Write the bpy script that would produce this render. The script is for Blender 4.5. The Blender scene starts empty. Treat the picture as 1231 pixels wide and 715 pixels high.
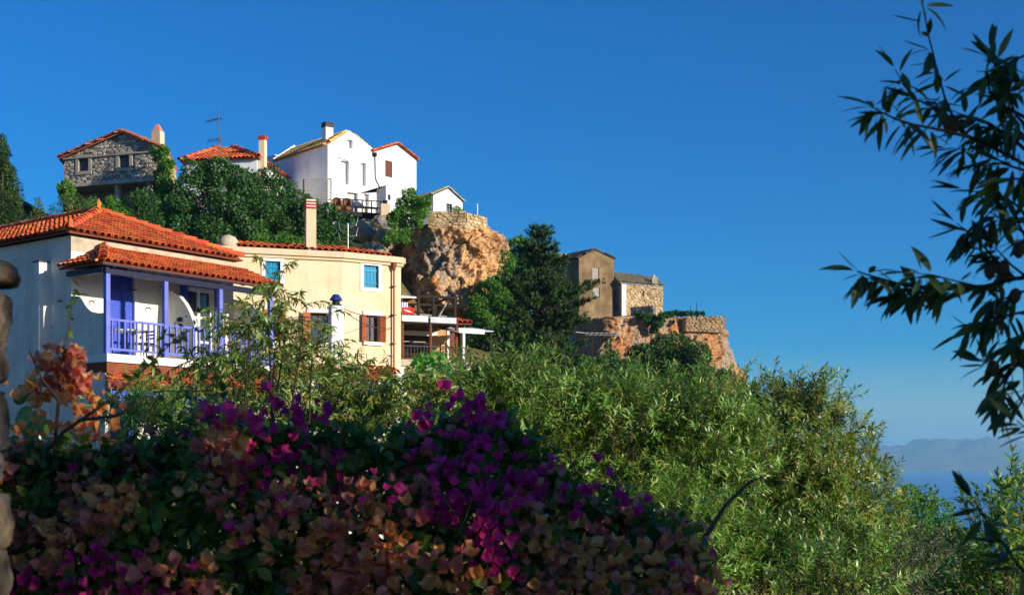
import bpy, math, random
import numpy as np
from mathutils import Vector, Matrix, noise

SC = bpy.context.scene
COL = SC.collection
random.seed(7)
RNG = np.random.default_rng(11)

# ------------------------------------------------------------------ camera
F = 1539.0           # focal length in photograph pixels (1231 wide), ~45 mm
HZ = 557.0           # row of the true horizon
CXP = 615.5
cam_d = bpy.data.cameras.new('camera')
cam = bpy.data.objects.new('camera', cam_d)
COL.objects.link(cam)
SC.camera = cam
cam.location = (0, 0, 0)
cam.rotation_euler = (math.radians(90), 0, 0)
cam_d.sensor_width = 36.0
cam_d.lens = F / 1231 * 36
cam_d.shift_y = (HZ - 357.5) / 1231
cam_d.clip_start = 0.05
cam_d.clip_end = 60000
cam_d.dof.use_dof = True
cam_d.dof.focus_distance = 32
cam_d.dof.aperture_fstop = 8.0

# ------------------------------------------------------------------ light
SUN_EL = math.radians(14.5)
SUN_H = Vector((0.86, -0.51)).normalized()
SUN_DIR = Vector((SUN_H.x * math.cos(SUN_EL), SUN_H.y * math.cos(SUN_EL), math.sin(SUN_EL)))
wd = bpy.data.worlds.new('World')
SC.world = wd
wd.use_nodes = True
wn, wl = wd.node_tree.nodes, wd.node_tree.links
wn.clear()
wo = wn.new('ShaderNodeOutputWorld')
wb = wn.new('ShaderNodeBackground')
sky = wn.new('ShaderNodeTexSky')
sky.sky_type = 'NISHITA'
sky.sun_disc = False
sky.sun_elevation = SUN_EL
sky.sun_rotation = math.atan2(SUN_H.x, SUN_H.y)
sky.altitude = 1000
sky.air_density = 1.0
sky.dust_density = 1.5
sky.ozone_density = 4.0
hs = wn.new('ShaderNodeHueSaturation')
hs.inputs['Saturation'].default_value = 1.82
hs.inputs['Hue'].default_value = 0.513
hs.inputs['Value'].default_value = 1.0
wb.inputs['Strength'].default_value = 0.1
wl.new(sky.outputs[0], hs.inputs['Color'])
wl.new(hs.outputs[0], wb.inputs['Color'])
wl.new(wb.outputs[0], wo.inputs['Surface'])

sun_d = bpy.data.lights.new('sun', 'SUN')
sun_d.energy = 4.9
sun_d.angle = math.radians(0.53)
sun_d.color = (1.0, 0.92, 0.78)
sun = bpy.data.objects.new('sun', sun_d)
COL.objects.link(sun)
sun.rotation_euler = (-SUN_DIR).to_track_quat('-Z', 'Y').to_euler()
sun.location = (30, -15, 30)

SC.view_settings.view_transform = 'Standard'
SC.view_settings.look = 'None'
SC.view_settings.exposure = 0.6
SC.view_settings.gamma = 1.0
SC.view_settings.use_curve_mapping = False
SC.render.engine = 'CYCLES'
SC.cycles.use_denoising = True
SC.cycles.max_bounces = 6
SC.cycles.diffuse_bounces = 3
SC.cycles.transmission_bounces = 4
SC.cycles.volume_bounces = 0
SC.cycles.caustics_reflective = False
SC.cycles.caustics_refractive = False

# ------------------------------------------------------------------ helpers
WL = {}

def S(r, g, b):
    def c(x):
        x /= 255.0
        return x / 12.92 if x <= 0.04045 else ((x + 0.055) / 1.055) ** 2.4
    return (c(r), c(g), c(b), 1.0)

def P(px, py, Y):
    return Vector(((px - CXP) / F * Y, Y, (HZ - py) / F * Y))

def PX(px, Y):
    return Vector(((px - CXP) / F * Y, Y))

def tag(o, label=None, cat=None, group=None, kind=None):
    if label: o['label'] = label
    if cat: o['category'] = cat
    if group: o['group'] = group
    if kind: o['kind'] = kind
    return o

def thing(name, label, cat, loc, group=None):
    o = bpy.data.objects.new(name, None)
    o.empty_display_size = 0.3
    COL.objects.link(o)
    o.location = loc
    WL[o.name] = Vector(loc)
    return tag(o, label, cat, group)

def link(name, me, mat, parent=None, loc=None):
    o = bpy.data.objects.new(name, me)
    if mat is not None and not me.materials:
        me.materials.append(mat)
    COL.objects.link(o)
    if parent is not None:
        o.parent = parent
        WL[o.name] = WL[parent.name]
    else:
        o.location = loc or (0, 0, 0)
        WL[o.name] = Vector(loc or (0, 0, 0))
    return o

def inst(name, me, parent, M4, mat=None):
    """a piece that shares mesh data; M4 is its world matrix"""
    o = bpy.data.objects.new(name, me)
    COL.objects.link(o)
    o.parent = parent
    o.matrix_basis = Matrix.Translation(-WL[parent.name]) @ M4
    return o

class MB:
    def __init__(s):
        s.v = []; s.f = []
    def poly(s, pts):
        n = len(s.v)
        s.v += [tuple(p) for p in pts]
        s.f.append(tuple(range(n, n + len(pts))))
        return s
    def hexa(s, c):
        n = len(s.v)
        s.v += [tuple(p) for p in c]
        for q in ((0, 3, 2, 1), (4, 5, 6, 7), (0, 1, 5, 4), (1, 2, 6, 5), (2, 3, 7, 6), (3, 0, 4, 7)):
            s.f.append(tuple(n + i for i in q))
        return s
    def obox(s, c, a, b, d):
        c, a, b, d = Vector(c), Vector(a), Vector(b), Vector(d)
        return s.hexa([c-a-b-d, c+a-b-d, c+a+b-d, c-a+b-d, c-a-b+d, c+a-b+d, c+a+b+d, c-a+b+d])
    def bar(s, p0, p1, w, h, up=(0, 0, 1)):
        p0, p1 = Vector(p0), Vector(p1)
        d = p1 - p0
        u = Vector(up)
        sd = d.cross(u)
        if sd.length < 1e-6:
            sd = d.cross(Vector((1, 0, 0)))
        sd.normalize()
        u = sd.cross(d).normalized()
        return s.obox((p0 + p1) / 2, d / 2, sd * w / 2, u * h / 2)
    def tube(s, pts, rad, n=6, cap=True):
        pts = [Vector(p) for p in pts]
        if not hasattr(rad, '__len__'):
            rad = [rad] * len(pts)
        base = len(s.v)
        ref = Vector((0.31, 0.22, 0.93))
        for i, p in enumerate(pts):
            t = (pts[min(i + 1, len(pts) - 1)] - pts[max(i - 1, 0)]).normalized()
            a = t.cross(ref)
            if a.length < 1e-3: a = t.cross(Vector((1, 0, 0)))
            a.normalize(); b = t.cross(a)
            for k in range(n):
                w = 2 * math.pi * k / n
                s.v.append(tuple(p + (a * math.cos(w) + b * math.sin(w)) * rad[i]))
        for i in range(len(pts) - 1):
            for k in range(n):
                k2 = (k + 1) % n
                s.f.append((base + i*n + k, base + i*n + k2, base + (i+1)*n + k2, base + (i+1)*n + k))
        if cap:
            s.f.append(tuple(base + k for k in reversed(range(n))))
            s.f.append(tuple(base + (len(pts) - 1)*n + k for k in range(n)))
        return s
    def prism(s, pts, vec):
        pts = [Vector(p) for p in pts]; vec = Vector(vec)
        n = len(s.v); m = len(pts)
        s.v += [tuple(p) for p in pts] + [tuple(p + vec) for p in pts]
        s.f.append(tuple(range(n, n + m)))
        s.f.append(tuple(range(n + 2*m - 1, n + m - 1, -1)))
        for i in range(m):
            j = (i + 1) % m
            s.f.append((n + i, n + j, n + m + j, n + m + i))
        return s
    def mesh(s, name, off=(0, 0, 0), smooth=False):
        off = Vector(off)
        me = bpy.data.meshes.new(name)
        me.from_pydata([tuple(Vector(p) - off) for p in s.v], [], s.f)
        if smooth:
            me.polygons.foreach_set('use_smooth', [True] * len(me.polygons))
        me.update()
        return me
    def build(s, name, mat, parent=None, loc=None, smooth=False, kind=None):
        off = WL[parent.name] if parent is not None else Vector(loc or (0, 0, 0))
        o = link(name, s.mesh(name, off, smooth), mat, parent, loc)
        if kind: o['kind'] = kind
        return o

def np_mesh(name, V, T, mat, parent=None, loc=None, kind=None, smooth=False):
    """V (n,3) float, T (m,3) int triangles"""
    off = np.array(WL[parent.name] if parent is not None else (loc or (0, 0, 0)), dtype=np.float32)
    V = np.asarray(V, np.float32) - off
    T = np.asarray(T, np.int32)
    me = bpy.data.meshes.new(name)
    me.vertices.add(len(V)); me.vertices.foreach_set('co', V.ravel())
    me.loops.add(T.size); me.loops.foreach_set('vertex_index', T.ravel())
    me.polygons.add(len(T))
    me.polygons.foreach_set('loop_start', np.arange(0, T.size, 3, dtype=np.int32))
    try:
        me.polygons.foreach_set('loop_total', np.full(len(T), 3, np.int32))
    except Exception:
        pass
    if smooth:
        me.polygons.foreach_set('use_smooth', np.ones(len(T), bool))
    me.update(calc_edges=True)
    o = link(name, me, mat, parent, loc)
    if kind: o['kind'] = kind
    return o

# ------------------------------------------------------------------ materials
def _new(name):
    m = bpy.data.materials.new(name)
    m.use_nodes = True
    nt = m.node_tree
    return m, nt.nodes, nt.links, nt.nodes['Principled BSDF'], nt.nodes['Material Output']

def ramp(N, cols, lo=0.3, hi=0.7):
    r = N.new('ShaderNodeValToRGB')
    el = r.color_ramp.elements
    while len(el) > 1: el.remove(el[-1])
    n = len(cols)
    for i, c in enumerate(cols):
        p = lo + (hi - lo) * (i / (n - 1) if n > 1 else 0)
        if i == 0:
            el[0].position = p; el[0].color = c
        else:
            e = el.new(p); e.color = c
    return r

def surf(name, cols, scale=2.0, rough=0.85, bump=0.25, bscale=14.0, bdist=0.02, spec=0.2, rand=0.0,
         streak=0.0, streak_col=(0.05, 0.045, 0.04, 1), detail=8.0, stretch=(1, 1, 1), metallic=0.0, mid=None):
    m, N, Lk, pr, out = _new(name)
    tc = N.new('ShaderNodeTexCoord')
    mp = N.new('ShaderNodeMapping'); mp.inputs['Scale'].default_value = stretch
    Lk.new(tc.outputs['Object'], mp.inputs[0])
    n1 = N.new('ShaderNodeTexNoise'); n1.inputs['Scale'].default_value = scale
    n1.inputs['Detail'].default_value = detail; n1.inputs['Roughness'].default_value = 0.62
    Lk.new(mp.outputs[0], n1.inputs['Vector'])
    r = ramp(N, cols)
    Lk.new(n1.outputs['Fac'], r.inputs[0])
    col = r.outputs[0]
    if streak:
        m2 = N.new('ShaderNodeMapping'); m2.inputs['Scale'].default_value = (2.2, 2.2, 0.25)
        Lk.new(tc.outputs['Object'], m2.inputs[0])
        n3 = N.new('ShaderNodeTexNoise'); n3.inputs['Scale'].default_value = 1.3
        n3.inputs['Detail'].default_value = 6; n3.inputs['Roughness'].default_value = 0.7
        Lk.new(m2.outputs[0], n3.inputs['Vector'])
        mr = N.new('ShaderNodeMapRange'); mr.inputs[1].default_value = 0.5; mr.inputs[2].default_value = 0.78
        mr.inputs[3].default_value = 0; mr.inputs[4].default_value = streak
        Lk.new(n3.outputs['Fac'], mr.inputs[0])
        mx = N.new('ShaderNodeMixRGB'); mx.inputs[2].default_value = streak_col
        Lk.new(mr.outputs[0], mx.inputs[0]); Lk.new(col, mx.inputs[1])
        col = mx.outputs[0]
    if rand:
        ge = N.new('ShaderNodeNewGeometry'); oi = N.new('ShaderNodeObjectInfo')
        ad = N.new('ShaderNodeMath'); ad.operation = 'ADD'
        Lk.new(ge.outputs['Random Per Island'], ad.inputs[0]); Lk.new(oi.outputs['Random'], ad.inputs[1])
        fr = N.new('ShaderNodeMath'); fr.operation = 'FRACT'; Lk.new(ad.outputs[0], fr.inputs[0])
        mr = N.new('ShaderNodeMapRange'); mr.inputs[3].default_value = 1 - rand; mr.inputs[4].default_value = 1 + rand
        Lk.new(fr.outputs[0], mr.inputs[0])
        h = N.new('ShaderNodeHueSaturation')
        Lk.new(mr.outputs[0], h.inputs['Value']); Lk.new(col, h.inputs['Color'])
        h2 = N.new('ShaderNodeMapRange'); h2.inputs[3].default_value = 0.5 - rand * .04; h2.inputs[4].default_value = 0.5 + rand * .04
        m3 = N.new('ShaderNodeMath'); m3.operation = 'MULTIPLY'; m3.inputs[1].default_value = 7.31
        Lk.new(fr.outputs[0], m3.inputs[0])
        f2 = N.new('ShaderNodeMath'); f2.operation = 'FRACT'; Lk.new(m3.outputs[0], f2.inputs[0])
        Lk.new(f2.outputs[0], h2.inputs[0]); Lk.new(h2.outputs[0], h.inputs['Hue'])
        col = h.outputs[0]
    Lk.new(col, pr.inputs['Base Color'])
    pr.inputs['Roughness'].default_value = rough
    pr.inputs['Specular IOR Level'].default_value = spec
    pr.inputs['Metallic'].default_value = metallic
    if bump:
        n2 = N.new('ShaderNodeTexNoise'); n2.inputs['Scale'].default_value = bscale
        n2.inputs['Detail'].default_value = 6
        Lk.new(tc.outputs['Object'], n2.inputs['Vector'])
        b = N.new('ShaderNodeBump'); b.inputs['Strength'].default_value = bump; b.inputs['Distance'].default_value = bdist
        Lk.new(n2.outputs['Fac'], b.inputs['Height']); Lk.new(b.outputs[0], pr.inputs['Normal'])
    return m

def leafmat(name, cols, trans=0.35, rough=0.5, spec=0.35, tint=(1.0, 1.0, 0.55), vein=False):
    m, N, Lk, pr, out = _new(name)
    ge = N.new('ShaderNodeNewGeometry'); oi = N.new('ShaderNodeObjectInfo')
    ad = N.new('ShaderNodeMath'); ad.operation = 'ADD'
    Lk.new(ge.outputs['Random Per Island'], ad.inputs[0]); Lk.new(oi.outputs['Random'], ad.inputs[1])
    fr = N.new('ShaderNodeMath'); fr.operation = 'FRACT'; Lk.new(ad.outputs[0], fr.inputs[0])
    r = ramp(N, cols, 0.0, 1.0)
    Lk.new(fr.outputs[0], r.inputs[0])
    col = r.outputs[0]
    # each leaf blotched along its blade
    tc = N.new('ShaderNodeTexCoord')
    nz = N.new('ShaderNodeTexNoise'); nz.inputs['Scale'].default_value = 25 if vein else 2.5; nz.inputs['Detail'].default_value = 4
    Lk.new(tc.outputs['Object'], nz.inputs['Vector'])
    mr = N.new('ShaderNodeMapRange'); mr.inputs[1].default_value = 0.3; mr.inputs[2].default_value = 0.7
    mr.inputs[3].default_value = 0.75; mr.inputs[4].default_value = 1.25
    Lk.new(nz.outputs['Fac'], mr.inputs[0])
    h = N.new('ShaderNodeHueSaturation'); Lk.new(col, h.inputs['Color']); Lk.new(mr.outputs[0], h.inputs['Value'])
    col = h.outputs[0]
    Lk.new(col, pr.inputs['Base Color'])
    pr.inputs['Roughness'].default_value = rough
    pr.inputs['Specular IOR Level'].default_value = spec
    tr = N.new('ShaderNodeBsdfTranslucent')
    tm = N.new('ShaderNodeMixRGB'); tm.blend_type = 'MULTIPLY'; tm.inputs[0].default_value = 1
    tm.inputs[2].default_value = (tint[0] * 1.6, tint[1] * 1.6, tint[2] * 1.6, 1)
    Lk.new(col, tm.inputs[1]); Lk.new(tm.outputs[0], tr.inputs[0])
    mx = N.new('ShaderNodeMixShader'); mx.inputs[0].default_value = trans
    Lk.new(pr.outputs[0], mx.inputs[1]); Lk.new(tr.outputs[0], mx.inputs[2]); Lk.new(mx.outputs[0], out.inputs[0])
    return m

MT = {}
MT['plaster_grey'] = surf('plaster_grey', [S(204,198,184), S(222,215,200), S(234,228,214)], 1.2, 0.95, 0.35, 9, 0.02, streak=0.35, streak_col=S(110,112,108))
MT['plaster_white'] = surf('plaster_white', [S(205,203,194), S(226,223,214), S(232,230,222)], 1.0, 0.92, 0.2, 10, 0.012, streak=0.12, streak_col=S(160,156,145))
MT['plaster_cream'] = surf('plaster_cream', [S(208,203,186), S(226,221,206), S(232,228,214)], 1.3, 0.93, 0.25, 10, 0.012, streak=0.15, streak_col=S(150,142,120))
MT['whitewash'] = surf('whitewash', [S(210,208,202), S(232,231,228), S(240,240,238)], 0.7, 0.9, 0.5, 5, 0.03, streak=0.3, streak_col=S(176,170,160))
MT['plaster_yellow'] = surf('plaster_yellow', [S(214,184,144), S(232,204,166), S(238,214,180)], 0.6, 0.92, 0.4, 8, 0.015, streak=0.4, streak_col=S(176,144,110))
MT['plaster_trim'] = surf('plaster_trim', [S(206,182,146), S(220,198,164)], 2, 0.9, 0.2, 12, streak=0.25, streak_col=S(130,110,90))
MT['plaster_brown'] = surf('plaster_brown', [S(88,70,50), S(124,102,72), S(152,130,96)], 0.7, 0.95, 0.5, 5, 0.04, streak=0.6, streak_col=S(70,56,42))
MT['plaster_ochre'] = surf('plaster_ochre', [S(190,140,90), S(206,158,104)], 1.2, 0.92, 0.2, streak=0.2)
MT['concrete'] = surf('concrete', [S(156,142,120), S(186,170,144), S(198,184,160)], 2.5, 0.95, 0.5, 18, 0.02, streak=0.3)
MT['blue_paint'] = surf('blue_paint', [S(88,98,188), S(100,110,198), S(108,118,204)], 3, 0.5, 0.1, 40, 0.004, spec=0.35)
MT['blue_deep'] = surf('blue_deep', [S(48,72,176), S(58,84,190)], 3, 0.5, 0.1, 40, 0.004, spec=0.35)
MT['shaded_blue'] = surf('shaded_blue', [S(12,16,46), S(18,22,58)], 3, 0.5, 0.1, 40, 0.004, spec=0.3)  # porch blue made near black, shade under the tile overhang put into the colour
MT['teal_paint'] = surf('teal_paint', [S(14,116,156), S(26,138,176), S(36,148,186)], 5, 0.55, 0.1, 40, 0.004, rand=0.12, stretch=(4,4,.4))
MT['brown_paint'] = surf('brown_paint', [S(136,66,32), S(160,84,42)], 5, 0.55, 0.1, 40, 0.004, rand=0.1, stretch=(4,4,.4))
MT['white_paint'] = surf('white_paint', [S(222,220,214), S(234,232,228)], 3, 0.6, 0.05)
MT['tile'] = surf('terracotta_tile', [S(184,84,44), S(208,100,54), S(222,124,76)], 2.2, 0.85, 0.2, 30, 0.01, rand=0.34)
MT['tile_bed'] = surf('terracotta_bed', [S(110,60,40), S(140,78,52)], 5, 0.9, 0.2, 30)
MT['tile_ochre'] = surf('ochre_tile', [S(222,164,84), S(238,190,112), S(230,150,84)], 2.5, 0.9, 0.2, 30, 0.01, rand=0.2)
MT['tile_old'] = surf('faded_tile', [S(184,104,84), S(208,124,100), S(176,116,98)], 3, 0.9, 0.2, 30, 0.01, rand=0.22)
MT['tile_grey'] = surf('stone_slab_roof', [S(134,124,96), S(172,160,128), S(154,146,120)], 1.6, 0.95, 0.4, 12, 0.03, rand=0.2)
MT['slate_dark'] = surf('dark_slab_roof', [S(60,56,52), S(84,78,72)], 1.6, 0.9, 0.4, 12, 0.03, rand=0.15)
MT['mortar'] = surf('mortar', [S(96,88,76), S(122,112,98)], 4, 0.98, 0.5, 20)
MT['mortar_pale'] = surf('pale_mortar', [S(150,134,104), S(176,160,128)], 4, 0.98, 0.5, 20)
MT['stone_grey'] = surf('grey_rubble', [S(128,120,110), S(166,156,142), S(192,174,150)], 2.2, 0.95, 0.5, 14, 0.03, rand=0.4)
MT['stone_warm'] = surf('warm_rubble', [S(150,122,84), S(190,164,122), S(206,186,150)], 2.2, 0.95, 0.5, 14, 0.03, rand=0.28)
MT['stone_trim'] = surf('pale_stone_trim', [S(150,142,126), S(178,168,150)], 4, 0.9, 0.3, 20)
MT['wood_dark'] = surf('dark_timber', [S(34,28,25), S(54,43,36)], 6, 0.8, 0.3, 25, stretch=(1,1,.3))
MT['wood_brown'] = surf('brown_timber', [S(94,52,34), S(122,70,46)], 6, 0.7, 0.2, 25)
MT['wood_grey'] = surf('weathered_board', [S(140,134,128), S(170,164,154)], 3, 0.9, 0.3, 20, stretch=(5,5,.4), rand=.1)
MT['wood_old'] = surf('old_bluish_shutter', [S(72,76,92), S(96,100,112)], 3, 0.9, 0.3, 20, stretch=(5,5,.4), rand=.12)
MT['metal_dark'] = surf('dark_metal', [S(40,40,42), S(58,58,60)], 6, 0.5, 0.05, metallic=0.6)
MT['metal_grey'] = surf('grey_metal', [S(130,132,136), S(160,162,166)], 6, 0.45, 0.05, metallic=0.7)
MT['copper_pipe'] = surf('rusty_pipe', [S(132,74,44), S(156,92,58)], 6, 0.7, 0.1)
MT['red_brick'] = surf('red_brick', [S(168,52,40), S(188,70,52)], 6, 0.85, 0.2)
MT['awning'] = surf('white_awning', [S(222,224,226), S(236,236,236)], 2, 0.8, 0.1)
MT['awning_stain'] = surf('grey_awning', [S(176,184,190), S(206,210,212)], 2.5, 0.8, 0.1)
MT['red_cloth'] = surf('red_cloth', [S(170,34,28), S(196,50,40)], 3, 0.7, 0.1)
MT['striped'] = surf('blue_white_cloth', [S(60,96,168), S(220,224,232)], 6, 0.8, 0, stretch=(5,5,0.1))
MT['wicker'] = surf('wicker', [S(104,70,40), S(146,100,58)], 8, 0.8, 0.3, 40)
MT['bark'] = surf('bark', [S(60,50,42), S(92,78,64), S(70,58,46)], 8, 0.95, 0.6, 30, 0.01, stretch=(1,1,.3))
MT['bark_dark'] = surf('dark_bark', [S(44,36,30), S(66,54,44)], 8, 0.95, 0.5, 40, 0.006, stretch=(1,1,.3))
MT['twig'] = surf('green_twig', [S(96,92,50), S(120,110,64)], 8, 0.8, 0.2, 40)
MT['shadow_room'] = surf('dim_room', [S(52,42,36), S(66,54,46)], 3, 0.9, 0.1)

def glassmat():
    m, N, Lk, pr, out = _new('window_glass')
    pr.inputs['Base Color'].default_value = S(60,70,78)
    pr.inputs['Roughness'].default_value = 0.08
    pr.inputs['Specular IOR Level'].default_value = 0.7
    return m
MT['glass'] = glassmat()
MT['curtain'] = surf('pale_curtain', [S(150,152,150), S(196,196,190)], 5, 0.9, 0.2, stretch=(6,6,.3))
# ------------------------------------------------------------------ wall, window and roof builders
class Wall:
    """vertical plane from A to B, left to right as seen from outside"""
    def __init__(s, A, B):
        s.A = Vector(A[:2]); s.B = Vector(B[:2])
        s.L = (s.B - s.A).length
        s.e = (s.B - s.A) / s.L
        s.n = Vector((s.e.y, -s.e.x))
        s.e3 = Vector((s.e.x, s.e.y, 0)); s.n3 = Vector((s.n.x, s.n.y, 0))
    def pt(s, t, d, z):
        q = s.A + s.e * t + s.n * d
        return Vector((q.x, q.y, z))
    def s(s, px):
        k = (px - CXP) / F
        return (k * s.A.y - s.A.x) / (s.e.x - k * s.e.y)
    def z(s, py, t):
        return (HZ - py) / F * (s.A.y + s.e.y * t)
    def rect(s, x0, y0, x1, y1):
        a, b = s.s(x0), s.s(x1)
        m = (a + b) / 2
        return (a, b, s.z(y1, m), s.z(y0, m))

def clip(poly, outline):
    n = len(outline)
    for i in range(n):
        (ax, ay), (bx, by) = outline[i], outline[(i + 1) % n]
        res = []
        for j in range(len(poly)):
            p, q = poly[j], poly[(j + 1) % len(poly)]
            sp = (bx-ax)*(p[1]-ay) - (by-ay)*(p[0]-ax)
            sq = (bx-ax)*(q[1]-ay) - (by-ay)*(q[0]-ax)
            if sp >= -1e-9: res.append(p)
            if (sp > 1e-9 and sq < -1e-9) or (sp < -1e-9 and sq > 1e-9):
                t = sp / (sp - sq)
                res.append((p[0] + (q[0]-p[0])*t, p[1] + (q[1]-p[1])*t))
        poly = res
        if len(poly) < 3: return []
    return poly

def sheet(mb, W, outline, ops=(), reveal=0.16):
    """outline: convex polygon (s,z) counter-clockwise; ops: (s0,s1,z0,z1) openings"""
    xs = sorted({round(v, 5) for v in [min(p[0] for p in outline), max(p[0] for p in outline)] + [o[i] for o in ops for i in (0, 1)]})
    zs = sorted({round(v, 5) for v in [min(p[1] for p in outline), max(p[1] for p in outline)] + [o[i] for o in ops for i in (2, 3)]})
    for i in range(len(xs) - 1):
        for j in range(len(zs) - 1):
            cx, cz = (xs[i] + xs[i+1]) / 2, (zs[j] + zs[j+1]) / 2
            if any(o[0] < cx < o[1] and o[2] < cz < o[3] for o in ops): continue
            pl = clip([(xs[i], zs[j]), (xs[i+1], zs[j]), (xs[i+1], zs[j+1]), (xs[i], zs[j+1])], outline)
            if pl: mb.poly([W.pt(a, 0, b) for a, b in pl])
    for (a, b, c, d) in ops:
        for (p, q) in (((a, c), (b, c)), ((b, c), (b, d)), ((b, d), (a, d)), ((a, d), (a, c))):
            mb.poly([W.pt(p[0], 0, p[1]), W.pt(q[0], 0, q[1]), W.pt(q[0], -reveal, q[1]), W.pt(p[0], -reveal, p[1])])

def wbox(mb, W, s0, s1, d0, d1, z0, z1):
    return mb.hexa([W.pt(s0, d0, z0), W.pt(s1, d0, z0), W.pt(s1, d1, z0), W.pt(s0, d1, z0),
                    W.pt(s0, d0, z1), W.pt(s1, d0, z1), W.pt(s1, d1, z1), W.pt(s0, d1, z1)])

def boards(parent, W, s0, s1, z0, z1, d, n, mat, th=0.03, name='board'):
    w = (s1 - s0) / n
    for i in range(n):
        wbox(MB(), W, s0 + i*w + .006, s0 + (i+1)*w - .006, d, d + th + random.uniform(0, .008), z0, z1).build(name, mat, parent)

def window(parent, W, op, reveal, kind, mat=None, surround=None, sw=0.1, proud=0.03, sill=None, n=4, name='window'):
    s0, s1, z0, z1 = op
    if kind == 'boards':            # closed board shutters
        w = wbox(MB(), W, s0, s1, -reveal - .03, -reveal, z0, z1).build(name, MT['wood_dark'], parent)
        boards(w, W, s0 + .02, s1 - .02, z0 + .02, z1 - .02, -reveal + .003, n, mat)
        for q in (0.22, 0.78):
            zz = z0 + (z1 - z0) * q
            wbox(MB(), W, s0 + .03, s1 - .03, -reveal + .04, -reveal + .06, zz - .04, zz + .04).build('batten', mat, w)
    elif kind == 'glass':
        w = wbox(MB(), W, s0, s1, -reveal - .03, -reveal, z0, z1).build(name, MT['glass'], parent)
        b = MB(); fw = 0.05
        wbox(b, W, s0, s0 + fw, -reveal, -reveal + .05, z0, z1); wbox(b, W, s1 - fw, s1, -reveal, -reveal + .05, z0, z1)
        wbox(b, W, s0 + fw, s1 - fw, -reveal, -reveal + .05, z0, z0 + fw); wbox(b, W, s0 + fw, s1 - fw, -reveal, -reveal + .05, z1 - fw, z1)
        wbox(b, W, (s0+s1)/2 - .02, (s0+s1)/2 + .02, -reveal, -reveal + .045, z0 + fw, z1 - fw)
        zz = z0 + (z1 - z0) * .6
        wbox(b, W, s0 + fw, s1 - fw, -reveal, -reveal + .04, zz - .02, zz + .02)
        b.build('frame', mat or MT['white_paint'], w)
    else:                           # blank white panel, closed flush shutters
        w = wbox(MB(), W, s0, s1, -reveal - .03, -reveal, z0, z1).build(name, mat, parent)
        b = MB()
        wbox(b, W, (s0+s1)/2 - .012, (s0+s1)/2 + .012, -reveal, -reveal + .02, z0 + .02, z1 - .02)
        b.build('meeting_rail', mat, w)
    if surround:
        b = MB()
        wbox(b, W, s0 - sw, s0, 0.002, proud, z0, z1); wbox(b, W, s1, s1 + sw, 0.002, proud, z0, z1)
        wbox(b, W, s0 - sw, s1 + sw, 0.002, proud + .004, z1, z1 + sw)
        wbox(b, W, s0 - sw, s1 + sw, 0.002, proud + .004, z0 - sw, z0)
        b.build('surround', surround, w)
    if sill:
        wbox(MB(), W, s0 - .08, s1 + .08, 0.002, .1, z0 - .07, z0).build('sill', sill, w)
    return w

def barrel_mesh(name, w, l, seg=5, th=0.012, h=0.5):
    """a half-round tile: along +Y up the slope, arch in Z"""
    mb = MB()
    rows = []
    for (y, sc) in ((-l * .5, 1.0), (l * .62, 0.86)):
        o, i_ = [], []
        for k in range(seg + 1):
            a = math.pi * k / seg
            x = -math.cos(a) * w * .5 * sc; z = math.sin(a) * w * h * sc
            lift = 0.045 if y < 0 else 0.012
            o.append((x, y, z + lift)); i_.append((x * (1 - 2*th/w), y, z * (1 - 2*th/w) + lift - .002))
        rows.append((o, i_))
    (o0, i0), (o1, i1) = rows
    for k in range(seg):
        mb.poly([o0[k], o0[k+1], o1[k+1], o1[k]])
        mb.poly([o0[k+1], o0[k], i0[k], i0[k+1]])
    mb.poly([i0[0], o0[0], o1[0], i1[0]]); mb.poly([o0[seg], i0[seg], i1[seg], o1[seg]])
    me = mb.mesh(name)
    import bmesh
    bm = bmesh.new(); bm.from_mesh(me); bmesh.ops.remove_doubles(bm, verts=bm.verts, dist=1e-5); bm.to_mesh(me); bm.free()
    return me

def frame_matrix(O, X, Y, Z):
    m = Matrix.Identity(4)
    for i, a in enumerate((X, Y, Z, O)):
        for r in range(3): m[r][i] = a[r]
    return m

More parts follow.
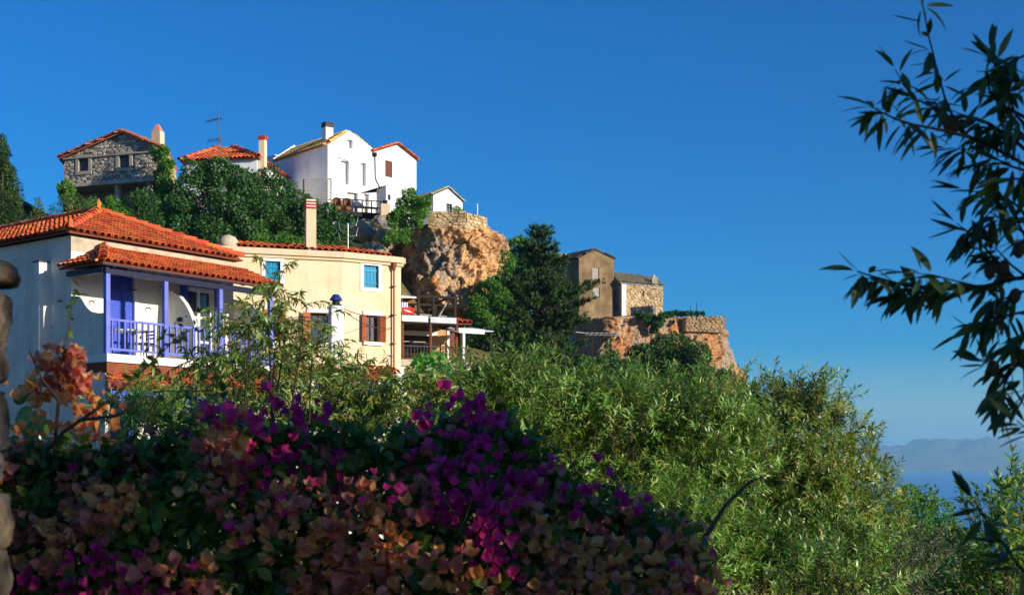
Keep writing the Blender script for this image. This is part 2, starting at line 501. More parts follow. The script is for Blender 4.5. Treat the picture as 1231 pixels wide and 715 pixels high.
_tile_cache = {}
def slope(parent, corners, w, l, tmat, bed, single=True, name='roof', th=0.04, jit=0.012):
    """a tiled roof slope. corners: eave_left, eave_right, then round to the top (3 or 4 points, planar)"""
    c = [Vector(p) for p in corners]
    e = (c[1] - c[0]).normalized()
    nn = e.cross(c[2] - c[0]).normalized()
    if nn.z < 0: nn = -nn
    g = nn.cross(e).normalized()
    r = MB().prism([p - nn * .01 for p in c], -nn * th).build(name, bed, parent)
    st = [((p - c[0]).dot(e), (p - c[0]).dot(g)) for p in c]
    area = sum(st[i][0]*st[(i+1) % len(st)][1] - st[(i+1) % len(st)][0]*st[i][1] for i in range(len(st)))
    if area < 0: st = st[::-1]
    smin, smax = min(p[0] for p in st), max(p[0] for p in st)
    tmax = max(p[1] for p in st)
    key = (round(w, 3), round(l, 3), tmat.name)
    if key not in _tile_cache:
        _tile_cache[key] = barrel_mesh('tile', w, l)
        _tile_cache[key].materials.append(tmat)
    me = _tile_cache[key]
    joined = MB()
    rv = [Vector(v.co) for v in me.vertices]; rf = [tuple(p.vertices) for p in me.polygons]
    nrow = max(1, int(round(tmax / l)))
    ncol = int((smax - smin) / (w * 1.12)) + 1
    pw = (smax - smin) / ncol
    for j in range(nrow):
        t = (j + .5) * tmax / nrow
        for i in range(ncol):
            s_ = smin + (i + .5) * pw
            ok = all((st[(k+1) % len(st)][0]-st[k][0])*(t-st[k][1]) - (st[(k+1) % len(st)][1]-st[k][1])*(s_-st[k][0]) > -0.02 for k in range(len(st)))
            if not ok: continue
            O = c[0] + e * (s_ + random.uniform(-jit, jit)) + g * (t - .03 + random.uniform(-jit, jit)*1.5)
            a = random.uniform(-.035, .035)
            e2 = (e + g * a).normalized(); g2 = nn.cross(e2)
            M4 = frame_matrix(O, e2, g2, nn)
            if single:
                inst('tile', me, r, M4)
            else:
                b = len(joined.v)
                joined.v += [tuple(M4 @ v) for v in rv]
                joined.f += [tuple(b + q for q in f_) for f_ in rf]
    if not single and joined.v:
        joined.build('tile', tmat, r, kind='stuff')
    return r

def caps(parent, P0, P1, w, l, tmat, name='ridge_tile'):
    """a row of half-round cap tiles from P0 to P1"""
    P0, P1 = Vector(P0), Vector(P1)
    g = (P1 - P0).normalized()
    e = g.cross(Vector((0, 0, 1))).normalized()
    nn = e.cross(g).normalized()
    key = ('cap', round(w, 3), round(l, 3), tmat.name)
    if key not in _tile_cache:
        _tile_cache[key] = barrel_mesh('ridge_tile', w, l, 6, .015, .55)
        _tile_cache[key].materials.append(tmat)
    n = max(1, int((P1 - P0).length / l))
    for i in range(n):
        O = P0 + g * ((i + .5) * (P1 - P0).length / n) + nn * random.uniform(-.005, .01)
        inst(name, _tile_cache[key], parent, frame_matrix(O, e, g, nn))

def rubble(W, s0, s1, z0, z1, size, mb, top=None, ops=(), dmin=0.0, dmax=0.06, rs=None):
    """random rubble: irregular cells cut against their neighbours, each a bevelled stone proud of the face W"""
    rs = rs or random
    cw, chh = size * 1.3, size * .66
    nx_, nz_ = max(1, int((s1 - s0) / cw)) , max(1, int((z1 - z0) / chh))
    cw, chh = (s1 - s0) / nx_, (z1 - z0) / nz_
    seeds = {}
    for j in range(-1, nz_ + 1):
        for i in range(-1, nx_ + 1):
            seeds[i, j] = (s0 + (i + .5 + (.5 if j % 2 else 0) + rs.uniform(-.36, .36)) * cw, z0 + (j + .5 + rs.uniform(-.34, .34)) * chh)
    ay = 1.35
    for (i, j), (cx, cz) in seeds.items():
        pl = [(cx - cw * 1.4, cz - chh * 1.4), (cx + cw * 1.4, cz - chh * 1.4), (cx + cw * 1.4, cz + chh * 1.4), (cx - cw * 1.4, cz + chh * 1.4)]
        for dj in (-2, -1, 0, 1, 2):
            for di in (-2, -1, 0, 1, 2):
                q = seeds.get((i + di, j + dj))
                if q is None or (di == 0 and dj == 0) or len(pl) < 3: continue
                mx, mz = (cx + q[0]) / 2, (cz + q[1]) / 2
                nx, nz = (q[0] - cx), (q[1] - cz) * ay * ay
                res = []
                for k in range(len(pl)):
                    p, r = pl[k], pl[(k + 1) % len(pl)]
                    a_ = (p[0] - mx) * nx + (p[1] - mz) * nz; b_ = (r[0] - mx) * nx + (r[1] - mz) * nz
                    if a_ <= 0: res.append(p)
                    if a_ * b_ < 0:
                        t = a_ / (a_ - b_); res.append((p[0] + (r[0] - p[0]) * t, p[1] + (r[1] - p[1]) * t))
                pl = res
        pl = [(min(max(p[0], s0), s1), min(max(p[1], z0), min(z1, top(min(max(p[0], s0), s1)) if top else z1))) for p in pl]
        if len(pl) < 3: continue
        mx = sum(p[0] for p in pl) / len(pl); mz = sum(p[1] for p in pl) / len(pl)
        area = abs(sum(pl[k][0] * pl[(k+1) % len(pl)][1] - pl[(k+1) % len(pl)][0] * pl[k][1] for k in range(len(pl)))) / 2
        if area < .12 * cw * chh: continue
        if any(o[0] < mx < o[1] and o[2] < mz < o[3] for o in ops): continue
        for o in ops:
            pl = [p if not (o[0] < p[0] < o[1] and o[2] < p[1] < o[3]) else
                  ((o[0] if mx < o[0] else o[1] if mx > o[1] else p[0]), (p[1] if (mx < o[0] or mx > o[1]) else (o[2] if mz < o[2] else o[3]))) for p in pl]
        f0, f1 = rs.uniform(.86, .95), rs.uniform(.66, .8)
        d = rs.uniform(dmin + .02, dmax); n = len(mb.v); m = len(pl)
        tx, tz = rs.uniform(-.03, .03), rs.uniform(-.03, .03)
        for p in pl: mb.v.append(tuple(W.pt(mx + (p[0] - mx) * f0, 0.0, mz + (p[1] - mz) * f0)))
        for p in pl: mb.v.append(tuple(W.pt(mx + (p[0] - mx) * f1, d + (p[0] - mx) / cw * tx + (p[1] - mz) / chh * tz, mz + (p[1] - mz) * f1)))
        mb.f.append(tuple(range(n + m, n + 2 * m)))
        for k in range(m):
            k2 = (k + 1) % m
            mb.f.append((n + k, n + k2, n + m + k2, n + m + k))
    return mb

# ------------------------------------------------------------------ rocks
def loft_rock(rows, nseg, nz, amp, fs, seed, mat, name, parent=None, loc=None, exp=2.6, crack=0.5, kind=None, strat=0.0, rot=0.0, fine=.16):
    cr_, sr_ = math.cos(rot), math.sin(rot)
    """rows: (z, cx, cy, a, b) bottom to top; superellipse rings pushed by fractal noise"""
    rows = sorted(rows)
    zs = np.array([r[0] for r in rows]); R = np.array([r[1:] for r in rows])
    zz = np.linspace(zs[0], zs[-1], nz)
    Q = np.stack([np.interp(zz, zs, R[:, i]) for i in range(4)], 1)
    V = []; so = Vector((seed * 13.7, seed * 5.1, seed * 9.3))
    for j in range(nz):
        cx, cy, a, b = Q[j]
        t = j / (nz - 1)
        shrink = 1.0 if t < .93 else 1 - ((t - .93) / .07) ** 2 * .35
        ww = np.linspace(0, 2 * math.pi, 721)
        ex = np.sign(np.cos(ww)) * np.abs(np.cos(ww)) ** (2 / exp); ey = np.sign(np.sin(ww)) * np.abs(np.sin(ww)) ** (2 / exp)
        al = np.concatenate([[0], np.cumsum(np.hypot(np.diff(ex * a), np.diff(ey * b)))])
        tt_ = np.linspace(0, al[-1], nseg + 1)[:-1]
        ux, uy = np.interp(tt_, al, ex), np.interp(tt_, al, ey)
        for k in range(nseg):
            x, y = float(ux[k]), float(uy[k])
            lx, ly = a * x * shrink, b * y * shrink
            p = Vector((cx + lx * cr_ - ly * sr_, cy + lx * sr_ + ly * cr_, zz[j]))
            qx, qy = math.copysign(abs(x) ** (exp - 1), x) / max(a, .1), math.copysign(abs(y) ** (exp - 1), y) / max(b, .1)
            nrm = Vector((qx * cr_ - qy * sr_, qx * sr_ + qy * cr_, 0.0)).normalized()
            q = p * fs + so
            d = noise.fractal(q * .6, 1.0, 2.1, 3) * .45
            for sc, am in ((.75, .6), (1.7, .46), (3.6, .26), (8.0, .11)):
                qq = Vector((q.x * sc, q.y * sc, q.z * sc * .8)) + Vector((noise.noise(q * sc), noise.noise(q * sc + so), 0)) * .25
                dd, cc = noise.voronoi(qq)
                h1 = noise.cell_vector(cc[0] * 11.3); h2 = noise.cell_vector(cc[0] * 23.7 + Vector((5, 3, 9)))
                d += am * ((h1.x - .5) * 1.1 + (qq - cc[0]).dot(h2 - Vector((.5, .5, .5))) * 2.2)
                d -= am * crack * .5 * max(0.0, 1 - (dd[1] - dd[0]) * 9)
            d += noise.fractal(q * 5, 1.0, 2.2, 4) * fine * .5
            if strat: d += math.sin(p.z * 5 + noise.noise(q) * 4) * strat
            p = p + nrm * d * amp + Vector((0, 0, noise.noise(q * 1.7) * amp * .35))
            V.append(tuple(p))
    T = []
    for j in range(nz - 1):
        for k in range(nseg):
            k2 = (k + 1) % nseg
            a0, b0, c0, d0 = j*nseg+k, j*nseg+k2, (j+1)*nseg+k2, (j+1)*nseg+k
            T += [(a0, b0, c0), (a0, c0, d0)]
    n = len(V)
    V.append((Q[0][0], Q[0][1], zz[0])); V.append((Q[-1][0], Q[-1][1], zz[-1] + amp * .2))
    for k in range(nseg):
        k2 = (k + 1) % nseg
        T.append((n, k2, k)); T.append((n + 1, (nz-1)*nseg + k, (nz-1)*nseg + k2))
    return np_mesh(name, np.array(V), np.array(T), mat, parent, loc, kind, smooth=False)

def rockmat(name, cols, grey, scale=0.5, vs=1.0, gloc=(4, 9, 2), gz_=.55):
    m, N, Lk, pr, out = _new(name)
    tc = N.new('ShaderNodeTexCoord')
    n1 = N.new('ShaderNodeTexNoise'); n1.inputs['Scale'].default_value = scale; n1.inputs['Detail'].default_value = 10; n1.inputs['Roughness'].default_value = .68
    n1.inputs['Distortion'].default_value = .6
    m0 = N.new('ShaderNodeMapping'); m0.inputs['Scale'].default_value = (1, 1, vs); Lk.new(tc.outputs['Object'], m0.inputs[0])
    Lk.new(m0.outputs[0], n1.inputs['Vector'])
    r = ramp(N, cols, .32, .66); Lk.new(n1.outputs['Fac'], r.inputs[0])
    mp = N.new('ShaderNodeMapping'); mp.inputs['Location'].default_value = gloc; mp.inputs['Scale'].default_value = (1, 1, gz_)
    Lk.new(tc.outputs['Object'], mp.inputs[0])
    n2 = N.new('ShaderNodeTexNoise'); n2.inputs['Scale'].default_value = scale * .8; n2.inputs['Detail'].default_value = 8; n2.inputs['Roughness'].default_value = .6
    Lk.new(mp.outputs[0], n2.inputs['Vector'])
    mr = N.new('ShaderNodeMapRange'); mr.inputs[1].default_value = .5; mr.inputs[2].default_value = .6
    Lk.new(n2.outputs['Fac'], mr.inputs[0])
    mx = N.new('ShaderNodeMixRGB'); mx.inputs[2].default_value = grey
    Lk.new(mr.outputs[0], mx.inputs[0]); Lk.new(r.outputs[0], mx.inputs[1])
    n3 = N.new('ShaderNodeTexNoise'); n3.inputs['Scale'].default_value = 7; n3.inputs['Detail'].default_value = 8
    Lk.new(tc.outputs['Object'], n3.inputs['Vector'])
    m3 = N.new('ShaderNodeMapRange'); m3.inputs[1].default_value = .3; m3.inputs[2].default_value = .7; m3.inputs[3].default_value = .45; m3.inputs[4].default_value = 1.4
    Lk.new(n3.outputs['Fac'], m3.inputs[0])
    h = N.new('ShaderNodeHueSaturation'); Lk.new(mx.outputs[0], h.inputs['Color']); Lk.new(m3.outputs[0], h.inputs['Value'])
    Lk.new(h.outputs[0], pr.inputs['Base Color'])
    pr.inputs['Roughness'].default_value = .95; pr.inputs['Specular IOR Level'].default_value = .1
    b = N.new('ShaderNodeBump'); b.inputs['Strength'].default_value = .7; b.inputs['Distance'].default_value = .15
    Lk.new(n3.outputs['Fac'], b.inputs['Height']); Lk.new(b.outputs[0], pr.inputs['Normal'])
    return m
MT['cliff'] = rockmat('orange_limestone', [S(104,72,46), S(178,128,82), S(214,170,120), S(194,126,72)], S(154,138,118))
MT['cliff_far'] = rockmat('stained_limestone', [S(118,92,66), S(170,134,94), S(182,122,74), S(178,160,132)], S(150,140,126), .45, .4, (14, 3, 2), .2)
MT['boulder'] = rockmat('pale_boulder', [S(150,126,92), S(196,170,126), S(206,180,140)], S(146,140,132), .7)
MT['wallstone'] = rockmat('near_stone', [S(70,64,58), S(104,92,76), S(128,106,78)], S(90,90,94), 5)

# ------------------------------------------------------------------ foliage
LANCE = (np.array([[0,0,0],[-.5,.30,.05],[.5,.30,.05],[-.42,.62,.04],[.42,.62,.04],[0,1,0]], float),
         np.array([[0,2,1],[1,2,4],[1,4,3],[3,4,5]]))
OVATE = (np.array([[0,0,0],[-.5,.42,.06],[.5,.42,.06],[0,1,0]], float), np.array([[0,2,1],[1,2,3]]))
FOLD = (np.array([[0,0,0],[-.5,.35,.14],[0,.35,0],[.5,.35,.14],[-.4,.68,.12],[0,.68,0],[.4,.68,.12],[0,1,0]], float),
        np.array([[0,2,1],[0,3,2],[1,2,5],[1,5,4],[2,3,6],[2,6,5],[4,5,7],[5,6,7]]))

def unit(a):
    return a / np.maximum(np.linalg.norm(a, axis=1, keepdims=True), 1e-9)

def leaf_arrays(Pn, D, Nn, L, Wd, shape=OVATE, curl=0.25):
    """one leaf per row: base Pn, along D, blade normal near Nn"""
    tv, tt = shape
    D = unit(D)
    X = np.cross(D, Nn); bad = np.linalg.norm(X, axis=1) < 1e-3
    X[bad] = np.cross(D[bad], np.array([.3, .8, .5]))
    X = unit(X); Z = np.cross(X, D)
    n, k = len(Pn), len(tv)
    L = np.broadcast_to(np.asarray(L, float), (n,)); Wd = np.broadcast_to(np.asarray(Wd, float), (n,))
    cu = np.broadcast_to(np.asarray(curl, float), (n,))
    V = (Pn[:, None, :] + X[:, None, :] * (tv[None, :, 0, None] * Wd[:, None, None])
         + D[:, None, :] * (tv[None, :, 1, None] * L[:, None, None])
         + Z[:, None, :] * ((tv[None, :, 2, None] * Wd[:, None, None]) - (tv[None, :, 1, None] ** 2) * (cu * L)[:, None, None]))
    T = tt[None] + (np.arange(n) * k)[:, None, None]
    return V.reshape(-1, 3), T.reshape(-1, 3)

def join_arrays(parts):
    Vs, Ts, o = [], [], 0
    for V, T in parts:
        Vs.append(V); Ts.append(T + o); o += len(V)
    return np.concatenate(Vs), np.concatenate(Ts)

def rdir(n, rng=RNG):
    return unit(rng.normal(size=(n, 3)))

def blob_leaves(clumps, dens, L, Wd, shape=OVATE, up=0.35, rng=RNG, shell=0.55, lump=0.35):
    """clumps: (centre, radius[, squash]); uneven leafy balls"""
    out = []
    for c in clumps:
        ctr, r = np.array(c[0], float), c[1]
        sq = c[2] if len(c) > 2 else 0.9
        n = max(30, int(dens * r * r))
        d = rdir(n, rng)
        # sub-lumps make the outline uneven
        k = 9
        ld = rdir(k, rng); lr = rng.uniform(-lump, lump, k)
        bump = np.clip((d @ ld.T) - .55, 0, 1) @ lr * 1.6
        rr = r * (shell + (1 - shell) * rng.random(n) ** .6) * (1 + bump)
        p = ctr + d * rr[:, None] * np.array([1, 1, sq])
        dd = unit(d * .7 + rng.normal(size=(n, 3)) * .6 + np.array([0, 0, up * .3]))
        nn = unit(d * .5 + rng.normal(size=(n, 3)) * .55 + np.array([0, 0, up]))
        l = L * rng.uniform(.6, 1.25, n)
        out.append(leaf_arrays(p, dd, nn, l, l * (Wd / L) * rng.uniform(.8, 1.2, n), shape, .2))
    return join_arrays(out)

def limb_mb(base, tips, r0, mb=None, n=6, seed=0):
    rs = random.Random(seed)
    mb = mb or MB()
    base = Vector(base)
    ctr = sum((Vector(t) for t in tips), Vector()) / len(tips)
    fork = base.lerp(ctr, .45) + Vector((rs.uniform(-.1, .1), rs.uniform(-.1, .1), 0)) * r0 * 6
    mb.tube([base - Vector((0, 0, .3)), base.lerp(fork, .5) + Vector((rs.uniform(-1, 1), rs.uniform(-1, 1), 0)) * r0, fork], [r0 * 1.25, r0, r0 * .8], n)
    for t in tips:
        t = Vector(t)
        m = fork.lerp(t, .5) + Vector((rs.uniform(-1, 1), rs.uniform(-1, 1), rs.uniform(-.3, 1))) * (t - fork).length * .1
        mb.tube([fork, m, t], [r0 * .6, r0 * .38, r0 * .12], n)
    return mb

def leafy_tree(name, label, cat, base, clumps, dens, L, Wd, mat, r0, bark='bark', group=None, shape=OVATE, seed=1, shell=.5, lump=.35, crown='crown', trunk='trunk', up=.35, stem=True):
    rng = np.random.default_rng(seed)
    t = thing(name, label, cat, base, group)
    if stem: limb_mb(base, [c[0] for c in clumps], r0, seed=seed).build(trunk, MT[bark], t)
    V, T = blob_leaves(clumps, dens, L, Wd, shape, up, rng, shell, lump)
    np_mesh(crown, V, T, mat, t, kind='stuff')
    return t

def pxc(items, Y, jitter=0.0, seed=0):
    """clumps from photograph positions (px, py, radius px[, depth offset])"""
    rs = random.Random(seed)
    out = []
    for it in items:
        y = Y + (it[3] if len(it) > 3 else rs.uniform(-jitter, jitter))
        out.append((tuple(P(it[0], it[1], y)), it[2] / F * y))
    return out

def shoots(bases, dirs, lens, per, L, Wd, droop=0.15, rng=RNG, shape=LANCE, lean=1.0, curl=.3, stem_r=.004, start=.15, hang=0.0):
    """leafy shoots: (n,3) bases, dirs, lengths; 'per' leaves on each; returns leaf arrays and stem arrays"""
    n = len(bases)
    dirs = unit(dirs)
    side = unit(np.cross(dirs, rdir(n, rng)))
    bend = rng.uniform(-.18, .18, n)
    def at(t):      # t (n,m)
        t = t[..., None]
        return (bases[:, None] + dirs[:, None] * t * lens[:, None, None] + side[:, None] * (bend * lens)[:, None, None] * t * t
                - np.array([0, 0, 1.0]) * (droop * lens)[:, None, None] * t * t)
    k = per
    t = np.clip(start + (1 - start) * (np.arange(k)[None] + rng.uniform(-.3, .3, (n, k))) / (k - 1), 0.02, 1.0)
    p = at(t); tan = unit((at(np.minimum(t + .05, 1.05)) - at(t - .02)).reshape(-1, 3)).reshape(n, k, 3)
    ang = (np.arange(k)[None] * 2.4 + rng.uniform(0, 6.28, (n, 1)) + rng.normal(size=(n, k)) * .3)
    a = unit(np.cross(tan.reshape(-1, 3), rdir(n * k, rng))).reshape(n, k, 3)
    a0 = np.cross(tan.reshape(-1, 3), np.tile(np.array([.31, .52, .8]), (n * k, 1))); a0 = unit(a0).reshape(n, k, 3)
    b0 = np.cross(tan, a0)
    rad = a0 * np.cos(ang)[..., None] + b0 * np.sin(ang)[..., None]
    fw = np.where(t > .9, 1.4, .75)[..., None]
    d = rad * lean * rng.uniform(.7, 1.1, (n, k, 1)) + tan * fw + np.array([0, 0, -hang])
    size = L * (0.65 + .5 * np.sin(np.clip(t, 0, 1) * 2.6)) * rng.uniform(.75, 1.2, (n, k))
    nn = tan - rad * .3 + rng.normal(size=(n, k, 3)) * .25 + np.array([0, 0, .4])
    VT = leaf_arrays(p.reshape(-1, 3), d.reshape(-1, 3), nn.reshape(-1, 3), size.ravel(), size.ravel() * Wd / L,
                     shape, (curl * rng.uniform(.3, 1.7, (n, k))).ravel())
    # stems: three-sided tubes of five rings
    m = 5
    ts = np.linspace(0, 1, m)[None].repeat(n, 0)
    c = at(ts)
    u = unit(np.cross(dirs, np.tile(np.array([.2, .3, .93]), (n, 1)))); w = np.cross(dirs, u)
    SV = []
    for q in range(3):
        aa = q * 2.094
        rr = stem_r * (1 - .75 * ts)[..., None]
        SV.append(c + (u[:, None] * math.cos(aa) + w[:, None] * math.sin(aa)) * rr)
    SV = np.stack(SV, 2).reshape(n, m * 3, 3)
    ST = []
    for i in range(m - 1):
        for q in range(3):
            q2 = (q + 1) % 3
            ST += [(i*3+q, i*3+q2, (i+1)*3+q2), (i*3+q, (i+1)*3+q2, (i+1)*3+q)]
    ST = np.array(ST)[None] + (np.arange(n) * m * 3)[:, None, None]
    return VT, (SV.reshape(-1, 3), ST.reshape(-1, 3))

G = {}
G['almond'] = leafmat('almond_leaf', [S(58,102,30), S(84,130,40), S(112,154,54), S(172,194,108), S(68,112,34), S(180,182,92)], .3, .4, .5)
G['almond_yellow'] = leafmat('almond_leaf_yellowing', [S(64,102,36), S(88,126,44), S(116,146,58), S(164,166,82), S(74,110,38), S(184,148,82)], .33, .4, .5)
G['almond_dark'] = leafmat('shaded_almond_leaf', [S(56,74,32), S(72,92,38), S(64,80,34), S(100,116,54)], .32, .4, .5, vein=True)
G['broad'] = leafmat('broad_leaf', [S(38,72,26), S(52,90,34), S(68,108,42), S(46,80,30)], .3, .5, .35)
G['broad_light'] = leafmat('light_leaf', [S(66,108,36), S(84,128,46), S(102,144,58), S(76,116,40)], .38, .5, .35)
G['broad_dark'] = leafmat('dark_leaf', [S(40,78,30), S(56,98,38), S(74,114,48), S(46,84,30)], .25, .5, .35)
G['ivy'] = leafmat('ivy_leaf', [S(66,116,32), S(88,138,42), S(106,150,50), S(76,122,34)], .35, .45, .4)
G['fig'] = leafmat('fresh_leaf', [S(70,134,44), S(86,152,54), S(100,164,64)], .45, .5, .3)
G['needle'] = leafmat('cypress_leaf', [S(44,68,32), S(58,84,38), S(74,98,46), S(50,74,34)], .15, .6, .25)
G['needle_warm'] = leafmat('pine_leaf', [S(62,92,38), S(82,112,48), S(94,120,54), S(72,98,42)], .25, .6, .25)
G['olive'] = leafmat('grey_leaf', [S(70,82,54), S(92,102,70), S(108,116,86), S(80,90,60)], .25, .5, .35)
G['bougain_leaf'] = leafmat('bougainvillea_leaf', [S(62,88,26), S(82,108,32), S(112,136,42), S(70,94,28)], .35, .45, .4, vein=True)
# ------------------------------------------------------------------ terrain, sea, far island
SEA = -45.0
CTRL = np.array([
 (0,0,-1.7),(-6,3,-1.7),(6,0,-1.7),(0,5.2,-1.75),(-4,5,-1.7),(4,4.5,-1.9),(-12,6,-1.6),(12,-4,-2.0),(0,-12,-1.5),(-20,-10,0),(20,-14,-3),(0,-40,2),(-60,-30,6),
 (0,8.5,-3.2),(-8,9,-2.6),(3,12,-4.2),(-5,14,-3.6),(8,12,-6),(-14,16,-2.5),(-5,25,-2.6),(-22,26,-1),(-14,33,-.3),(-10,38,-.1),(-20,40,.6),(-7,43,.2),(-30,40,2),
 (0,44,-1.8),(-3,49,3.2),(2,50,2.0),(4,48,-1),(-12,50,3.0),(-22,52,5.0),
 (-20,60,8.6),(-28,62,9.0),(-10,60,7.2),(-45,62,9),(-22,72,13.6),(-30,74,13.4),(-24,80,15.5),(-15,78,13.8),(-9,76,12.0),(-15,86,16.3),(-9,86,16.0),(-12,98,16.5),(-40,92,15.5),(-70,80,12),(-60,120,17),(-20,130,16),
 (-4,72,6.0),(-4,79,8.5),(-4,88,13.5),(1,74,5.5),(2,80,5.0),(4,86,4.5),(8,95,3),(5,108,5.5),(6,116,8.2),(12,116,7.2),(10,128,12.0),(16,128,12.0),(20,128,10),(5,140,13),(14,150,12),(0,110,11),
 (6,28,-7),(10,60,-5),(14,80,-3),(15,100,-1),(22,112,1),(27,124,-3),(15,30,-13),(25,60,-20),(24,96,-12),(40,100,-34),(34,130,-16),(30,150,-8),
 (20,10,-13),(40,20,-32),(60,0,-46),(60,60,-52),(80,120,-55),(60,170,-50),(40,-40,-26),(80,-60,-52),(120,60,-60),(120,-100,-60),(120,200,-60),(20,220,-20),(60,260,-58),(-40,220,6),(-20,300,-30),(-120,100,8),(-150,0,10),(-120,250,-10),(-150,-120,10),(0,-150,4)], float)
def terrain_z(X, Y):
    X = np.asarray(X, float); Y = np.asarray(Y, float)
    d2 = (X[..., None] - CTRL[:, 0]) ** 2 + (Y[..., None] - CTRL[:, 1]) ** 2
    w = 1 / (d2 + 2.0) ** 1.9
    z = (w * CTRL[:, 2]).sum(-1) / w.sum(-1)
    far = np.clip((np.hypot(X, Y - 60) - 190) / 240, 0, 1)
    return z * (1 - far) + (SEA - 25) * far
def gz(x, y):
    return float(terrain_z(np.array([x]), np.array([y]))[0])

def axis(lo, hi, c0, c1, fine, coarse):
    a = [c0]
    while a[-1] < c1: a.append(a[-1] + fine)
    s_ = fine
    while a[-1] < hi: s_ = min(s_ * 1.25, coarse); a.append(a[-1] + s_)
    b = [c0]; s_ = fine
    while b[-1] > lo: s_ = min(s_ * 1.25, coarse); b.append(b[-1] - s_)
    return np.array(b[:0:-1] + a)
gx = axis(-460, 460, -34, 30, 1.0, 14); gy = axis(-400, 520, 0, 135, 1.0, 14)
GX, GY = np.meshgrid(gx, gy)
GZ = terrain_z(GX, GY)
rough_ = np.array([[noise.fractal(Vector((x * .35, y * .35, 0)), 1, 2, 4) for x in gx] for y in gy])
near = np.clip((np.hypot(GX, GY) - 4) / 20, .12, 1)
GZ = GZ + rough_ * .35 * near
nx = len(gx)
idx = np.arange(len(gy) * nx).reshape(len(gy), nx)
q = np.stack([idx[:-1, :-1], idx[:-1, 1:], idx[1:, 1:], idx[1:, :-1]], -1).reshape(-1, 4)
TT = np.concatenate([q[:, [0, 1, 2]], q[:, [0, 2, 3]]])
def groundmat():
    m, N, Lk, pr, out = _new('hillside')
    tc = N.new('ShaderNodeTexCoord')
    n1 = N.new('ShaderNodeTexNoise'); n1.inputs['Scale'].default_value = .35; n1.inputs['Detail'].default_value = 12; n1.inputs['Roughness'].default_value = .7
    Lk.new(tc.outputs['Object'], n1.inputs['Vector'])
    r = ramp(N, [S(52,58,30), S(78,80,42), S(110,98,62), S(132,112,80)], .35, .68); Lk.new(n1.outputs['Fac'], r.inputs[0])
    Lk.new(r.outputs[0], pr.inputs['Base Color']); pr.inputs['Roughness'].default_value = .95; pr.inputs['Specular IOR Level'].default_value = .1
    b = N.new('ShaderNodeBump'); b.inputs['Strength'].default_value = .8; b.inputs['Distance'].default_value = .2
    n2 = N.new('ShaderNodeTexNoise'); n2.inputs['Scale'].default_value = 3; n2.inputs['Detail'].default_value = 8
    Lk.new(tc.outputs['Object'], n2.inputs['Vector']); Lk.new(n2.outputs['Fac'], b.inputs['Height']); Lk.new(b.outputs[0], pr.inputs['Normal'])
    return m
MT['ground'] = groundmat()
tag(np_mesh('ground', np.stack([GX, GY, GZ], -1).reshape(-1, 3), TT, MT['ground'], smooth=True), kind='structure')

def seamat():
    m, N, Lk, pr, out = _new('sea_water')
    pr.inputs['Base Color'].default_value = (0.008, 0.1, 0.42, 1)
    pr.inputs['Roughness'].default_value = .22; pr.inputs['IOR'].default_value = 1.33
    tc = N.new('ShaderNodeTexCoord')
    n2 = N.new('ShaderNodeTexNoise'); n2.inputs['Scale'].default_value = .12; n2.inputs['Detail'].default_value = 8
    mp = N.new('ShaderNodeMapping'); mp.inputs['Scale'].default_value = (.5, 1, 1)
    Lk.new(tc.outputs['Object'], mp.inputs[0]); Lk.new(mp.outputs[0], n2.inputs['Vector'])
    b = N.new('ShaderNodeBump'); b.inputs['Strength'].default_value = .5; b.inputs['Distance'].default_value = 1.2
    Lk.new(n2.outputs['Fac'], b.inputs['Height']); Lk.new(b.outputs[0], pr.inputs['Normal'])
    return m
SX = 24000
tag(MB().poly([(-SX, -6000, SEA), (SX, -6000, SEA), (SX, SX, SEA), (-SX, SX, SEA)]).build('sea', seamat()), kind='structure')

# the far island: a ridge nine kilometres off
def island():
    D = 9000.0
    prof = [(-400,600),(300,575),(560,556),(760,548),(900,543),(1000,538),(1060,535),(1085,531),(1105,527),(1140,525),(1180,523),(1205,525),(1231,528),(1300,536),(1380,541),(1500,531),(1650,540),(1900,552),(2200,570)]
    xs = np.linspace(-400, 2200, 261)
    yy = np.interp(xs, [p[0] for p in prof], [p[1] for p in prof])
    V = []; rows = 26
    for j in range(rows):
        t = j / (rows - 1)
        for i, x in enumerate(xs):
            Y = D - 900 + 2200 * t
            h = (HZ - yy[i]) / F * D - SEA
            s_ = math.sin(math.pi * min(1, t * 1.15)) ** .8 if t * 1.15 < 1 else 0
            q = Vector((x * .02, t * 5, 0))
            s_ *= .88 + .22 * noise.fractal(q, 1, 2, 5) + .1 * noise.noise(q * 4)
            X = (x - CXP) / F * D
            V.append((X, Y, SEA - 6 + max(0, h) * min(s_, 1.02)))
    n = len(xs)
    T = []
    for j in range(rows - 1):
        for i in range(n - 1):
            a = j * n + i
            T += [(a, a + 1, a + n + 1), (a, a + n + 1, a + n)]
    m = surf('island_scrub', [S(60,72,40), S(110,100,72), S(84,90,52)], .004, .95, .6, .02, 20)
    return tag(np_mesh('hills', np.array(V), np.array(T), m, smooth=True), kind='structure')
island()
